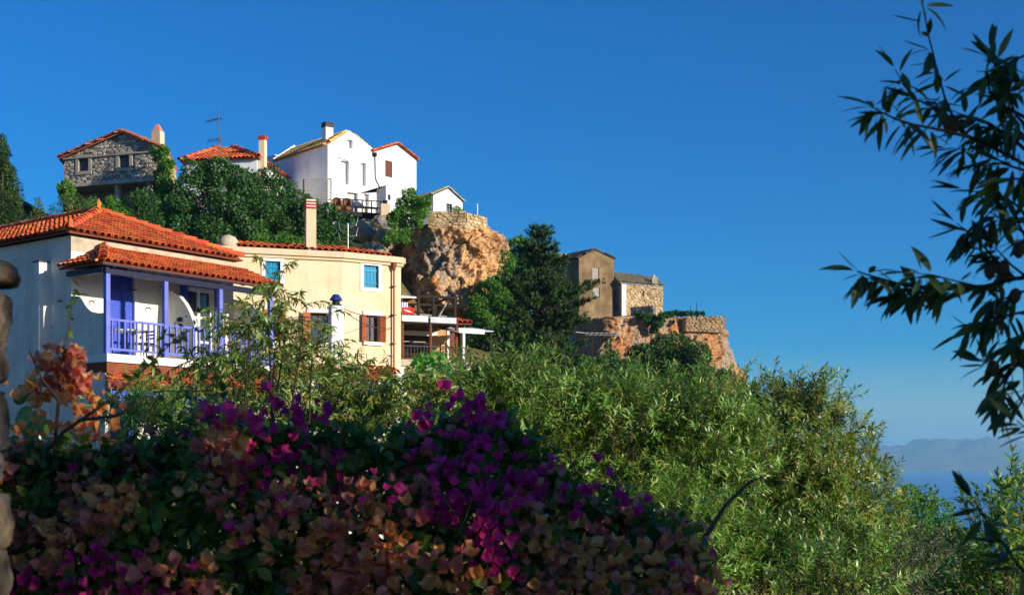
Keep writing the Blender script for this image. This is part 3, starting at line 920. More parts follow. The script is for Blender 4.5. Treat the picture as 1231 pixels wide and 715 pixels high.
# ------------------------------------------------------------------ house with the blue balcony
UU = Vector((.6, .8)); VV = Vector((.8, -.6)); C0 = Vector((-12.4, 36.0))
def HB(u, v, z):
    q = C0 + UU * u + VV * v
    return Vector((q.x, q.y, z))
def blue_house():
    t = thing('balcony_house', 'grey and cream house with orange tiled hip roof and blue balcony', 'house', HB(2.9, -4, -.4))
    E3 = Vector((.6, .8, 0)); N3 = Vector((.8, -.6, 0))
    Wf = Wall(C0, C0 + UU * 5.9); Ws = Wall(C0 - VV * 10, C0)
    Wr = Wall(C0 + UU * 5.9, C0 + UU * 5.9 - VV * 10); Wb = Wall(C0 + UU * 5.9 - VV * 10, C0 - VV * 10)
    zt = 6.42
    door = (1.22, 2.12, 3.02, 5.5); win = (4.08, 5.12, 3.02, 5.42)
    d2 = (1.3, 2.2, 0.05, 2.1); w2 = (3.7, 4.8, .7, 2.0)
    mb = MB(); sheet(mb, Wf, [(0, -.6), (5.9, -.6), (5.9, zt), (0, zt)], [door, win, d2, w2], .18)
    front = mb.build('front_wall', MT['plaster_cream'], t)
    mb = MB(); sheet(mb, Ws, [(0, -.6), (10, -.6), (10, zt), (0, zt)])
    sheet(mb, Wr, [(0, -.6), (10, -.6), (10, zt), (0, zt)]); sheet(mb, Wb, [(0, -.6), (5.9, -.6), (5.9, zt), (0, zt)])
    mb.build('side_wall', MT['plaster_grey'], t)
    # rough concrete band above the balcony roof
    wbox(MB(), Wf, -.015, 5.915, .003, .02, 6.0, zt - .02).build('eaves_band', MT['concrete'], t)
    # projecting flue on the side wall
    y0, y1 = 8.72, 8.45
    mb = MB(); wbox(mb, Ws, y0, y1 + .55, 0.002, .36, -.5, 5.72); mb.build('flue', MT['plaster_grey'], t)
    wbox(MB(), Ws, y0 - .02, y1 + .57, .0, .38, 5.72, 5.76).build('flue_cap', MT['slate_dark'], t)
    # main roof: hipped at the balcony end
    ez = zt + .06; oh = .22
    el, er = HB(-oh, oh, ez), HB(5.9 + oh, oh, ez)
    bl, br = HB(-oh, -10 - oh, ez), HB(5.9 + oh, -10 - oh, ez)
    ap, ap2 = HB(2.95, -2.9, 7.82), HB(2.95, -10 - oh, 7.82)
    r = slope(t, [el, er, ap], .215, .33, MT['tile'], MT['tile_bed'])
    r2 = slope(t, [bl, el, ap, ap2], .215, .33, MT['tile'], MT['tile_bed'], single=False)
    slope(t, [er, br, ap2, ap], .215, .33, MT['tile'], MT['tile_bed'], single=False)
    caps(r, el + Vector((0, 0, .05)), ap + Vector((0, 0, .06)), .26, .36, MT['tile'])
    caps(r, er + Vector((0, 0, .05)), ap + Vector((0, 0, .06)), .26, .36, MT['tile'])
    caps(r2, ap2 + Vector((0, 0, .06)), ap + Vector((0, 0, .07)), .26, .36, MT['tile'])
    f = MB(); f.tube([ap + Vector((0, 0, .02)), ap + Vector((0, 0, .16)), ap + Vector((0, 0, .2)), ap + Vector((0, 0, .34)), ap + Vector((0, 0, .46))], [.13, .11, .07, .085, .015], 8)
    f.build('finial', MT['tile'], r)
    for k, q in enumerate((el + Vector((.04, 0, .1)),)):
        MB().tube([q, q + Vector((0, 0, .22)), q + Vector((0, 0, .28))], [.09, .07, .02], 8).build('finial', MT['tile'], r)
    for k in range(5):
        q = ap2.lerp(ap, .25 + k * .17) + Vector((0, 0, .1))
        MB().tube([q, q + Vector((0, 0, .14))], [.1, .06], 6).build('ridge_pot', MT['concrete'], r2)
    # porch roof over the balcony
    po, pe = 1.9, 5.46
    a, b = HB(-.3, po, pe), HB(6.25, po, pe)
    c, d = HB(6.25, .03, 6.16), HB(1.1, .03, 6.16)
    lw = HB(-.3, -.15, pe)
    pr_ = slope(t, [a, b, c, d], .205, .3, MT['tile'], MT['tile_bed'], name='porch_roof', th=.05)
    slope(t, [lw, a, d], .205, .3, MT['tile'], MT['tile_bed'], name='porch_roof', th=.05)
    caps(pr_, a + Vector((0, 0, .05)), d + Vector((0, 0, .08)), .27, .36, MT['tile'])
    # blue timber under the porch roof
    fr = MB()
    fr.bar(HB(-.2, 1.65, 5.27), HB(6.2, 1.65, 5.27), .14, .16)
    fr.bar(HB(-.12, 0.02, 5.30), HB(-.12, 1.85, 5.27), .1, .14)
    beam = fr.build('porch_beam', MT['shaded_blue'], t)
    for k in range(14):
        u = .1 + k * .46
        MB().bar(HB(u, .05, 5.98 if u > 1 else 5.5), HB(u, po - .04, pe - .06), .07, .09).build('rafter', MT['shaded_blue'], t)
    MB().bar(HB(-.28, po - .03, pe - .05), HB(6.25, po - .03, pe - .05), .03, .06).build('fascia', MT['shaded_blue'], t)
    # balcony slab, posts, railing
    sl = MB().hexa([HB(-.1, .01, 2.78), HB(6.3, .01, 2.78), HB(6.3, 1.8, 2.78), HB(-.1, 1.8, 2.78), HB(-.1, .01, 3.0), HB(6.3, .01, 3.0), HB(6.3, 1.8, 3.0), HB(-.1, 1.8, 3.0)])
    bal = sl.build('balcony', MT['plaster_white'], t)
    MB().hexa([HB(-.05, .01, 2.5), HB(6.25, .01, 2.5), HB(6.25, 1.72, 2.5), HB(-.05, 1.72, 2.5), HB(-.05, .01, 2.78), HB(6.25, .01, 2.78), HB(6.25, 1.72, 2.78), HB(-.05, 1.72, 2.78)]).build('slab_edge', MT['tile_bed'], bal)
    posts = [0, 1.95, 3.95, 5.95]
    for u in posts:
        MB().bar(HB(u, 1.65, 3.0), HB(u, 1.65, 5.2), .13, .13, (.6, .8, 0)).build('post', MT['blue_paint'], bal)
    for i in range(3):
        u0, u1 = posts[i] + .07, posts[i + 1] - .07
        MB().bar(HB(u0, 1.65, 3.95), HB(u1, 1.65, 3.95), .07, .06).build('top_rail', MT['blue_paint'], bal)
        MB().bar(HB(u0, 1.65, 3.14), HB(u1, 1.65, 3.14), .05, .06).build('bottom_rail', MT['blue_paint'], bal)
        n = 9
        for k in range(n):
            u = u0 + (u1 - u0) * (k + .5) / n
            MB().bar(HB(u, 1.65, 3.17), HB(u, 1.65, 3.92), .055, .04, (.6, .8, 0)).build('baluster', MT['blue_paint'], bal)
    # wing walls with swept tops
    def wing(u, pts, th=.14):
        pl = [HB(u, v, z) for v, z in pts]
        MB().prism(pl, Vector((UU.x, UU.y, 0)) * th).build('wing_wall', MT['plaster_grey'] if u < 1 else MT['plaster_cream'], t)
    wing(-.02, [(0, -.5), (1.6, -.5), (1.6, 4.12), (1.2, 4.14), (.95, 4.2), (.75, 4.34), (.55, 4.56), (.38, 4.66), (0, 4.72)])
    wing(3.08, [(.002, 3.0), (1.5, 3.0), (1.5, 4.1), (1.42, 4.3), (1.28, 4.52), (1.1, 4.74), (.85, 4.96), (.55, 5.12), (.002, 5.22)])
    wing(5.85, [(.002, 3.0), (1.5, 3.0), (1.5, 4.1), (1.42, 4.3), (1.28, 4.52), (1.1, 4.74), (.85, 4.96), (.55, 5.12), (.002, 5.22)])
    # blue panelled door
    s0, s1, z0, z1 = door
    dr = wbox(MB(), Wf, s0, s1, -.12, -.08, z0, z1).build('door', MT['blue_deep'], t)
    for (a_, b_) in ((s0 + .03, (s0+s1)/2 - .01), ((s0+s1)/2 + .01, s1 - .03)):
        lf = wbox(MB(), Wf, a_, b_, -.08, -.05, z0 + .03, z1 - .03).build('leaf', MT['blue_deep'], dr)
        for (q0, q1) in ((.06, .36), (.40, .60), (.64, .78), (.82, .95)):
            h = z1 - z0
            wbox(MB(), Wf, a_ + .07, b_ - .07, -.05, -.03, z0 + h*q0, z0 + h*q1).build('panel', MT['blue_deep'], dr)
    b = MB()
    wbox(b, Wf, s0 - .12, s0, .002, .035, z0, z1); wbox(b, Wf, s1, s1 + .12, .002, .035, z0, z1); wbox(b, Wf, s0 - .12, s1 + .12, .002, .04, z1, z1 + .12)
    b.build('door_surround', MT['white_paint'], dr)
    MB().bar(Wf.pt(s1 + .05, .06, 5.1), Wf.pt(s1 - .3, .1, 5.1), .03, .03).build('hook', MT['metal_dark'], dr)
    # balcony window door with curtain
    s0, s1, z0, z1 = win
    w = wbox(MB(), Wf, s0, s1, -.2, -.18, z0, z1).build('window', MT['curtain'], t)
    b = MB()
    for (p, q_) in ((s0, s0 + .08), ((s0+s1)/2 - .05, (s0+s1)/2 + .05), (s1 - .08, s1)): wbox(b, Wf, p, q_, -.16, -.1, z0, z1)
    for zz in (z0 + .05, z0 + .75, z0 + 1.5, z1 - .06): wbox(b, Wf, s0 + .08, s1 - .08, -.158, -.105, zz - .04, zz + .04)
    b.build('frame', MT['white_paint'], w)
    wbox(MB(), Wf, s0 + .08, s1 - .08, -.17, -.165, z0, z1).build('pane', MT['glass'], w)
    b = MB(); wbox(b, Wf, s0 - .14, s0, .002, .05, z0, z1); wbox(b, Wf, s1, s1 + .14, .002, .05, z0, z1); wbox(b, Wf, s0 - .14, s1 + .14, .002, .055, z1, z1 + .14)
    b.build('surround', MT['blue_deep'], w)
    boards(w, Wf, s0 - .34, s0 - .14, z0 + .03, z1, .06, 2, MT['blue_deep'], name='shutter')
    # little iron lamp brackets
    for s_ in (.6, 2.55):
        MB().tube([Wf.pt(s_, .01, 4.62), Wf.pt(s_, .16, 4.62), Wf.pt(s_ + .02, .2, 4.56)], .018, 5).build('bracket', MT['metal_dark'], t)
    # lower porch roof and ground floor
    lp = slope(t, [HB(-.6, 2.65, 2.05), HB(6.4, 2.65, 2.05), HB(6.4, 1.74, 2.42), HB(-.1, 1.74, 2.42)], .205, .3, MT['tile'], MT['tile_bed'], name='lower_porch_roof', th=.05)
    MB().bar(HB(-.4, 2.4, 1.92), HB(6.3, 2.4, 1.92), .12, .16).build('porch_beam', MT['blue_deep'], t)
    for u in (-.1, 2.1, 4.2, 6.2):
        MB().bar(HB(u, 2.4, -.3), HB(u, 2.4, 1.84), .12, .12, (.6, .8, 0)).build('post', MT['blue_paint'], t)
    wbox(MB(), Wf, d2[0], d2[1], -.18, -.14, d2[2], d2[3]).build('door', MT['blue_deep'], t)
    window(t, Wf, w2, .18, 'glass', MT['blue_deep'], MT['white_paint'])
    # balcony furniture
    def chair(u, v, label):
        c = thing('balcony_chair', label, 'chair', HB(u, v, 3.0), 'dark chairs on the blue balcony')
        MB().hexa([HB(u-.2, v-.2, 3.43), HB(u+.2, v-.2, 3.43), HB(u+.2, v+.2, 3.43), HB(u-.2, v+.2, 3.43), HB(u-.2, v-.2, 3.46), HB(u+.2, v-.2, 3.46), HB(u+.2, v+.2, 3.46), HB(u-.2, v+.2, 3.46)]).build('seat', MT['wood_dark'], c)
        for a_, b_ in ((-.18, -.18), (.18, -.18), (.18, .18), (-.18, .18)):
            MB().tube([HB(u+a_, v+b_, 3.0), HB(u+a_, v+b_, 3.43)], .016, 5).build('leg', MT['wood_dark'], c)
        m = MB()
        for z in (3.6, 3.7, 3.8): m.bar(HB(u+.19, v-.2, z), HB(u+.19, v+.2, z), .02, .05)
        m.bar(HB(u+.19, v-.19, 3.46), HB(u+.19, v-.19, 3.86), .03, .03); m.bar(HB(u+.19, v+.19, 3.46), HB(u+.19, v+.19, 3.86), .03, .03)
        m.build('backrest', MT['wood_dark'], c)
    chair(1.75, 1.0, 'dark slatted chair beside the balcony table, near the wing wall')
    chair(.35, 1.0, 'dark slatted chair beside the balcony table, near the corner post')
    tb = thing('balcony_table', 'small pale round table behind the blue balcony railing', 'table', HB(1.05, 1.1, 3.0))
    MB().tube([HB(1.05, 1.1, 3.72), HB(1.05, 1.1, 3.75)], .48, 18).build('table_top', MT['white_paint'], tb)
    MB().tube([HB(1.05, 1.1, 3.0), HB(1.05, 1.1, 3.72)], .03, 6).build('pedestal', MT['metal_dark'], tb)
    MB().tube([HB(1.05, 1.1, 3.0), HB(1.05, 1.1, 3.03)], .22, 10).build('base', MT['metal_dark'], tb)
blue_house()

# ------------------------------------------------------------------ cream yellow house
def yellow_house():
    A = PX(266, 42.8); K = PX(411, 44.0); B = PX(482, 45.2)
    W1, W2 = Wall(A, K), Wall(K, B)
    t = thing('yellow_house', 'cream yellow house with teal shuttered window and flat tiled roof', 'house', ((A.x + B.x) / 2, 46, -.3))
    zt = 7.05
    w1u = W1.rect(319, 314, 337, 343); w1l = W1.rect(373, 376, 397, 412)
    w2u = W2.rect(437, 319, 455, 346); w2l = W2.rect(440, 379, 456, 411)
    w1d = W1.rect(322, 372, 337, 410)
    m = MB(); sheet(m, W1, [(0, -.5), (W1.L, -.5), (W1.L, zt), (0, zt)], [w1u, w1l, w1d], .2)
    sheet(m, W2, [(0, -.5), (W2.L, -.5), (W2.L, zt), (0, zt)], [w2u, w2l], .2)
    R = Wall(B, B + Vector((-1.5, 6.5))); R2 = Wall(B + Vector((-1.5, 6.5)), A + Vector((-1.5, 6.0))); R3 = Wall(A + Vector((-1.5, 6)), A)
    for w in (R, R2, R3): sheet(m, w, [(0, -.5), (w.L, -.5), (w.L, zt), (0, zt)])
    m.build('wall', MT['plaster_yellow'], t)
    # cornice
    def run(ws, d, z0, z1, mat, name):
        m = MB()
        for w in ws: wbox(m, w, -.02, w.L + .02, .002, d, z0, z1)
        return m.build(name, mat, t)
    run([W1], .16, zt, zt + .2, MT['plaster_trim'], 'cornice'); run([W2, R], .17, zt, zt + .2, MT['plaster_trim'], 'cornice')
    run([W1], .08, zt - .1, zt - .002, MT['plaster_trim'], 'cornice'); run([W2, R], .085, zt - .1, zt - .002, MT['plaster_trim'], 'cornice')
    # low tiled roof behind the cornice
    zr = zt + .22
    q = [W1.pt(.2, -.1, zr), W1.pt(W1.L, -.1, zr)]
    up = Vector((-.3, 1.8, .42))
    r = slope(t, [q[0], q[1], q[1] + up, q[0] + up], .21, .32, MT['tile'], MT['tile_bed'], single=False)
    q2 = [W2.pt(0, -.1, zr), W2.pt(W2.L - .12, -.1, zr)]
    r2 = slope(t, [q2[0], q2[1], q[1] + up], .21, .32, MT['tile'], MT['tile_bed'])
    slope(t, [q2[1], R.pt(R.L, -.1, zr), q[0] + up + Vector((0, 1.5, 0)), q[1] + up], .21, .32, MT['tile'], MT['tile_bed'], single=False)
    MB().poly([W1.pt(0, 0, zt + .1), W1.pt(W1.L, 0, zt + .1), W2.pt(W2.L, 0, zt + .1), R.pt(R.L, 0, zt + .1), R2.pt(R2.L, 0, zt + .1)]).build('roof_deck', MT['concrete'], t)
    # chimney
    cz = W1.z(302, W1.s(375)); s0 = W1.s(369); s1 = W1.s(381)
    ch = wbox(MB(), W1, s0, s1, -.5, -.15, zt + .1, 8.72).build('chimney', MT['plaster_trim'], t)
    m = MB()
    for k in range(3): wbox(m, W1, s0 - .02, s1 + .02, -.52, -.13, 8.74 + k * .1, 8.79 + k * .1)
    m.build('cap_brick', MT['red_brick'], ch)
    m = MB()
    for k in range(3): wbox(m, W1, s0 + .03, s1 - .03, -.47, -.18, 8.72 + k * .1, 8.74 + k * .1); wbox(m, W1, s0 + .01, s1 - .01, -.49, -.16, 8.79 + k * .1, 8.84 + k * .1)
    m.build('cap_mortar', MT['white_paint'], ch)
    # rounded plaster stub at the left end of the roof
    c = W1.pt(.25, -.3, zt + .1)
    MB().tube([c, c + Vector((0, 0, .34)), c + Vector((0, 0, .48)), c + Vector((0, 0, .55))], [.34, .34, .24, .06], 12).build('flue_stub', MT['concrete'], t, smooth=True)
    # windows
    window(t, W2, w2u, .12, 'boards', MT['teal_paint'], MT['white_paint'], .13, .03, n=4)
    window(t, W1, w1u, .12, 'boards', MT['teal_paint'], MT['white_paint'], .13, .03, n=4)
    for W, op in ((W2, w2l), (W1, w1l), (W1, w1d)):
        w = window(t, W, op, .2, 'glass', MT['wood_brown'], None)
        wbox(MB(), W, op[0] - .12, op[1] + .12, .003, .05, op[3], op[3] + .14).build('lintel', MT['white_paint'], w)
        wbox(MB(), W, op[0] - .12, op[1] + .12, .003, .08, op[2] - .12, op[2]).build('sill', MT['white_paint'], w)
        hw = (op[1] - op[0]) * .42
        for sd in (0, 1):
            s_ = op[sd]; sg = -1 if sd == 0 else 1
            # leaves folded out from the opening at a steep angle
            p0 = W.pt(s_, .01, op[2]); o_ = (W.e3 * sg * .93 + W.n3 * .36) * hw
            sh = MB().prism([p0, p0 + o_, p0 + o_ + Vector((0, 0, op[3] - op[2])), p0 + Vector((0, 0, op[3] - op[2]))], W.n3 * .035).build('shutter', MT['brown_paint'], w)
    # drainpipe
    sp = W2.s(472)
    zb = 2.6
    MB().tube([W2.pt(sp, .1, zb), W2.pt(sp, .1, zt - .3), W2.pt(sp, .1, zt - .25)], [.032, .032, .034], 8).build('drainpipe', MT['copper_pipe'], t)
    MB().tube([W2.pt(sp, .12, zt - .28), W2.pt(sp, .12, zt - .1), W2.pt(sp, .12, zt - .02)], [.045, .1, .1], 8).build('rain_hopper', MT['copper_pipe'], t)
    for k in range(4):
        wbox(MB(), W2, sp - .07, sp + .07, .003, .16, 3.2 + k, 3.23 + k).build('pipe_clip', MT['metal_dark'], t)
    # stepped plinth at the right foot
    wbox(MB(), W2, W2.L - 1.0, W2.L + .05, .004, .35, -.5, 3.2).build('plinth', MT['plaster_white'], t)
    # antenna with fold-out elements
    a = thing('roof_antenna', 'thin grey branching antenna on the cream yellow house roof', 'antenna', tuple(W1.pt(W1.L + .0, -.4, zt + .3)))
    b = Vector(W1.pt(W1.L + .3, -.5, zt + .2))
    MB().tube([b, b + Vector((0, 0, 1.1))], .014, 5).build('mast', MT['metal_grey'], a)
    m = MB()
    for k, sg in enumerate((-1, 1, -1, 1)):
        o = b + Vector((0, 0, .45 + .18 * k))
        m.tube([o, o + Vector((sg * .28, .05, .05)), o + Vector((sg * .34, .05, .34))], .018, 4)
    m.build('element', MT['metal_grey'], a)
    return W1, W2
yellow_house()

# white chimney with a blue lantern top on a low roof in front
MT['blue_cap'] = surf('blue_cap_paint', [S(26,54,116), S(34,64,130)], 3, 0.5, 0.1)
def lantern_chimney():
    b = P(404, 470, 33)
    t = thing('white_chimney_stack', 'white square chimney stack with blue metal lantern cap', 'chimney', b)
    x = Vector((.92, .39, 0)) * .16; y = Vector((-.39, .92, 0)) * .16
    top = P(404, 371, 33).z
    z = Vector((0, 0, 1))
    MB().obox((b.x, b.y, (b.z + top) / 2), x, y, z * (top - b.z) / 2).build('shaft', MT['whitewash'], t)
    MB().obox((b.x, b.y, top + .03), x * 1.18, y * 1.18, z * .03).build('crown', MT['whitewash'], t)
    c = Vector((b.x, b.y, top + .06))
    m = MB().tube([c, c + z * .05, c + z * .06, c + z * .16], [.15, .15, .1, .1], 10)
    m.build('cowl', MT['metal_dark'], t)
    MB().tube([c + z * .15, c + z * .19, c + z * .3, c + z * .31], [.17, .16, .08, .05], 10).build('cowl_cap', MT['blue_cap'], t)
    # the low house it stands on
    h = thing('low_house', 'low whitewashed house with orange tiles hidden behind the almond branches', 'house', P(380, 560, 32))
    A, B = PX(330, 31.0), PX(470, 32.0)
    W = Wall(A, B); W2 = Wall(B, B + Vector((-.6, 4))); W3 = Wall(A + Vector((-.6, 4)), A); W4 = Wall(B + Vector((-.6, 4)), A + Vector((-.6, 4)))
    z1 = P(400, 462, 31.5).z
    m = MB()
    for w in (W, W2, W3, W4): sheet(m, w, [(0, -2.8), (w.L, -2.8), (w.L, z1), (0, z1)])
    m.build('wall', MT['whitewash'], h)
    e0, e1 = W.pt(-.15, .15, z1), W.pt(W.L + .15, .15, z1)
    up = Vector((-.3, 2.0, .55))
    slope(h, [e0, e1, e1 + up, e0 + up], .21, .32, MT['tile'], MT['tile_bed'], single=False)
    slope(h, [W4.pt(-.15, .1, z1), W4.pt(W4.L + .15, .1, z1), e0 + up, e1 + up], .21, .32, MT['tile'], MT['tile_bed'], single=False)
    wbox(MB(), W, -.2, W.L + .2, .2, .24, z1 - .06, z1 + .06).build('fascia', MT['white_paint'], h)
lantern_chimney()

# ------------------------------------------------------------------ taverna terrace
def taverna():
    A, B = PX(470, 48.0), PX(566, 49.2)
    W = Wall(A, B)
    s = W.s
    t = thing('taverna', 'ochre taverna with shaded terrace and white awnings below the orange cliff', 'taverna', ((A.x + B.x) / 2, 50, 3.6))
    dpt = 3.0
    zf = W.z(432, 1); zc = W.z(388, 1)
    Wi = Wall(A - W.n * 2.2, B - W.n * 2.2)
    do = Wi.rect(540, 398, 556, 432); d1 = Wi.rect(486, 398, 520, 424)
    m = MB(); sheet(m, Wi, [(0, zf - 3), (W.L, zf - 3), (W.L, zc + .2), (0, zc + .2)], [do, d1], .15)
    m.build('wall', MT['plaster_ochre'], t)
    wbox(MB(), Wi, do[0], do[1], -.19, -.15, do[2], do[3]).build('door', MT['wood_brown'], t)
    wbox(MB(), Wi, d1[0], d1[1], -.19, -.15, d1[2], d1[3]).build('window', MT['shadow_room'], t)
    m = MB()
    for o in (do,): wbox(m, Wi, o[0] - .1, o[0], .003, .04, o[2], o[3]); wbox(m, Wi, o[1], o[1] + .1, .003, .04, o[2], o[3]); wbox(m, Wi, o[0] - .1, o[1] + .1, .003, .045, o[3], o[3] + .1)
    m.build('door_frame', MT['white_paint'], t)
    # floor and retaining wall
    wbox(MB(), W, 0, W.L, -3.2, .1, zf - .25, zf - .01).build('terrace_floor', MT['concrete'], t)
    wbox(MB(), W, 0, W.L, -.3, 0.0, zf - 4, zf - .25).build('retaining_wall', MT['plaster_white'], t)
    # roof deck, white valance
    zr = W.z(386, 1)
    wbox(MB(), W, s(481), s(548), -3.0, .12, zr - .1, zr + .02).build('roof_deck', MT['wood_dark'], t)
    wbox(MB(), W, s(482), s(513), .13, .16, W.z(387, 1), W.z(380, 1)).build('valance', MT['awning'], t)
    wbox(MB(), W, s(516), s(547), .13, .16, W.z(387.5, 1), W.z(380.5, 1)).build('valance', MT['awning_stain'], t)
    wbox(MB(), W, s(500), s(547), -2.19, -2.1, W.z(396, 1), W.z(390.5, 1)).build('lintel_band', MT['plaster_cream'], t)
    for px in (483, 517, 548):
        MB().tube([W.pt(s(px), .05, zf), W.pt(s(px), .05, zr)], .06, 8).build('post', MT['wood_brown'], t)
    # dark iron railing
    za, zb = W.z(416, 1), W.z(431, 1)
    m = MB(); m.bar(W.pt(s(482), .05, za), W.pt(s(566), .05, za), .05, .05); m.bar(W.pt(s(482), .05, zb), W.pt(s(566), .05, zb), .04, .04)
    rl = m.build('railing', MT['metal_dark'], t)
    n = 22
    for k in range(n + 1):
        q = s(482) + (s(566) - s(482)) * k / n
        MB().bar(W.pt(q, .05, zb), W.pt(q, .05, za), .025, .025, W.e3).build('baluster', MT['metal_dark'], rl)
    for k in range(5):
        q = s(488 + 15 * k); c = W.pt(q, .06, (za + zb) / 2)
        pts = [c + W.e3 * math.cos(a) * .17 + Vector((0, 0, math.sin(a) * .17)) for a in np.linspace(0, 6.283, 13)]
        MB().tube(pts, .014, 4).build('ring', MT['metal_dark'], rl)
    # upper deck: dark timber pergola frame
    zu = W.z(355.5, 1); z2 = zr + .02
    m = MB()
    pg = thing('deck_pergola', 'dark timber pergola frame on the taverna roof', 'pergola', tuple(W.pt(s(525), -.8, z2)))
    for px, d in ((504, -.1), (522, -.1), (548, -.1), (504, -2.4), (548, -2.4)):
        MB().bar(W.pt(s(px), d, z2), W.pt(s(px), d, zu), .09, .09, W.e3).build('post', MT['wood_dark'], pg)
    MB().bar(W.pt(s(502), -.1, zu), W.pt(s(549), -.1, zu + .02), .07, .08).build('beam', MT['wood_dark'], pg)
    MB().bar(W.pt(s(502), -2.4, zu), W.pt(s(549), -2.4, zu), .07, .08).build('beam', MT['wood_dark'], pg)
    for px in (504, 548): MB().bar(W.pt(s(px), -.1, zu + .1), W.pt(s(px), -2.4, zu + .08), .07, .07).build('beam', MT['wood_dark'], pg)
    MB().bar(W.pt(s(504), -.1, W.z(366, 1)), W.pt(s(548), -.1, W.z(364, 1)), .05, .06).build('rail', MT['wood_dark'], pg)
    # reed mat and planks stacked along the edge
    for k in range(5):
        MB().bar(W.pt(s(497), .0 - k * .05, zr + .1 + k * .06), W.pt(s(544 - k * 2), .02 - k * .05, zr + .08 + k * .05), .1, .05).build('plank', MT['wood_grey' if k % 2 else 'wood_dark'], pg)
    MB().bar(W.pt(s(528), -.05, zr + .2), W.pt(s(537), .0, zr + .75), .06, .05).build('plank', MT['wood_grey'], pg)
    MB().bar(W.pt(s(524), -.05, zr + .15), W.pt(s(534), .0, zr + .6), .06, .05).build('plank', MT['wood_dark'], pg)
    b = wbox(MB(), W, s(481), s(496), .18, .22, W.z(378.5, 1), W.z(371, 1)).build('banner', MT['red_cloth'], loc=tuple(W.pt(s(488), .2, W.z(378, 1))))
    tag(b, 'red cloth banner hung at the edge of the taverna roof', 'banner')
    pl = [W.pt(s(482.3), .222, W.z(373.5, 1)), W.pt(s(488), .222, W.z(374.2, 1)), W.pt(s(494), .222, W.z(377, 1)), W.pt(s(488), .222, W.z(376, 1))]
    o = MB().prism(pl, W.n3 * .006).mesh('swoosh', W.pt(s(488), .2, W.z(378, 1)))
    sw = bpy.data.objects.new('white_stripe', o); o.materials.append(MT['white_paint']); COL.objects.link(sw); sw.parent = b
    c = wbox(MB(), W, s(481), s(492.5), -.3, -.25, W.z(370.5, 1), W.z(363, 1)).build('hanging_cloth', MT['white_paint'], loc=tuple(W.pt(s(487), -.3, W.z(370, 1))))
    tag(c, 'blue and white striped cloth above the red banner', 'cloth')
    for k in range(4):
        q = wbox(MB(), W, s(481.6 + 2.8 * k), s(482.9 + 2.8 * k), -.249, -.245, W.z(370.3, 1), W.z(363.2, 1))
        me = q.mesh('stripe', W.pt(s(487), -.3, W.z(370, 1))); me.materials.append(MT['blue_deep'])
        oo = bpy.data.objects.new('stripe', me); COL.objects.link(oo); oo.parent = c
    u = thing('white_parasol', 'white flat parasol canopy over the taverna roof deck', 'parasol', tuple(W.pt(s(490), -.9, z2)))
    MB().bar(W.pt(s(490), -.9, z2), W.pt(s(490), -.9, W.z(354, 1)), .05, .05, W.e3).build('pole', MT['metal_grey'], u)
    a0, a1 = s(480), s(504)
    m = MB(); ap = W.pt((a0+a1)/2 - .1, -.9, W.z(351.5, 1)); cc = [W.pt(a0, -.1, W.z(357, 1)), W.pt(a1, -.1, W.z(356, 1)), W.pt(a1, -1.9, W.z(354, 1)), W.pt(a0, -1.9, W.z(355, 1))]
    for k in range(4): m.poly([cc[k], cc[(k+1) % 4], ap])
    for k in range(4): m.poly([cc[k] - Vector((0,0,.05)), cc[(k+1) % 4] - Vector((0,0,.05)), cc[(k+1) % 4], cc[k]])
    m.build('canopy', MT['awning'], u)
    # chair on the deck
    ch = thing('deck_chair', 'beige chair standing on the taverna roof deck', 'chair', tuple(W.pt(s(500), -.6, z2)))
    q = s(500)
    wbox(MB(), W, q - .22, q + .22, -.85, -.4, z2 + .42, z2 + .47).build('seat', MT['wicker'], ch)
    wbox(MB(), W, q - .22, q + .22, -.9, -.85, z2 + .47, z2 + 1.0).build('backrest', MT['wicker'], ch)
    for a_, b_ in ((-.2, -.85), (.2, -.85), (.2, -.42), (-.2, -.42)): MB().bar(W.pt(q + a_, b_, z2), W.pt(q + a_, b_, z2 + .42), .04, .04, W.e3).build('leg', MT['wood_dark'], ch)
    # little red tiled roof and second pale awning to the right
    r0, r1 = s(549), s(566)
    slope(t, [W.pt(r0, .1, W.z(389, 3)), W.pt(r1, .1, W.z(389, 3)), W.pt(r1 - .2, -1.0, W.z(381.5, 3)), W.pt(r0, -1.0, W.z(381.5, 3))], .2, .3, MT['tile'], MT['tile_bed'], name='small_roof')
    aw = thing('side_awning', 'long pale awning on thin posts right of the taverna', 'awning', tuple(P(572, 432, 49)))
    A2, B2 = PX(550, 48.6), PX(592, 49.4)
    V_ = Wall(A2, B2)
    MB().hexa([V_.pt(0, .1, V_.z(400, 0)), V_.pt(V_.L, .1, V_.z(398, 1)), V_.pt(V_.L, -1.6, V_.z(389, 1)), V_.pt(0, -1.6, V_.z(391, 0)),
               V_.pt(0, .1, V_.z(399, 0)), V_.pt(V_.L, .1, V_.z(397, 1)), V_.pt(V_.L, -1.6, V_.z(388, 1)), V_.pt(0, -1.6, V_.z(390, 0))]).build('canopy', MT['awning_stain'], aw)
    wbox(MB(), V_, 0, V_.L * .72, .1, .13, V_.z(401, .5), V_.z(395.5, .5)).build('valance', MT['awning'], aw)
    for s_ in (.1, V_.L - .1): MB().bar(V_.pt(s_, .05, 2.2), V_.pt(s_, .05, V_.z(398, .5)), .05, .05, V_.e3).build('post', MT['wood_dark'], aw)
    MB().bar(V_.pt(V_.L * .5, -1.3, 2.2), V_.pt(V_.L * .5, -1.3, V_.z(392, .5)), .05, .05, V_.e3).build('post', MT['wood_dark'], aw)
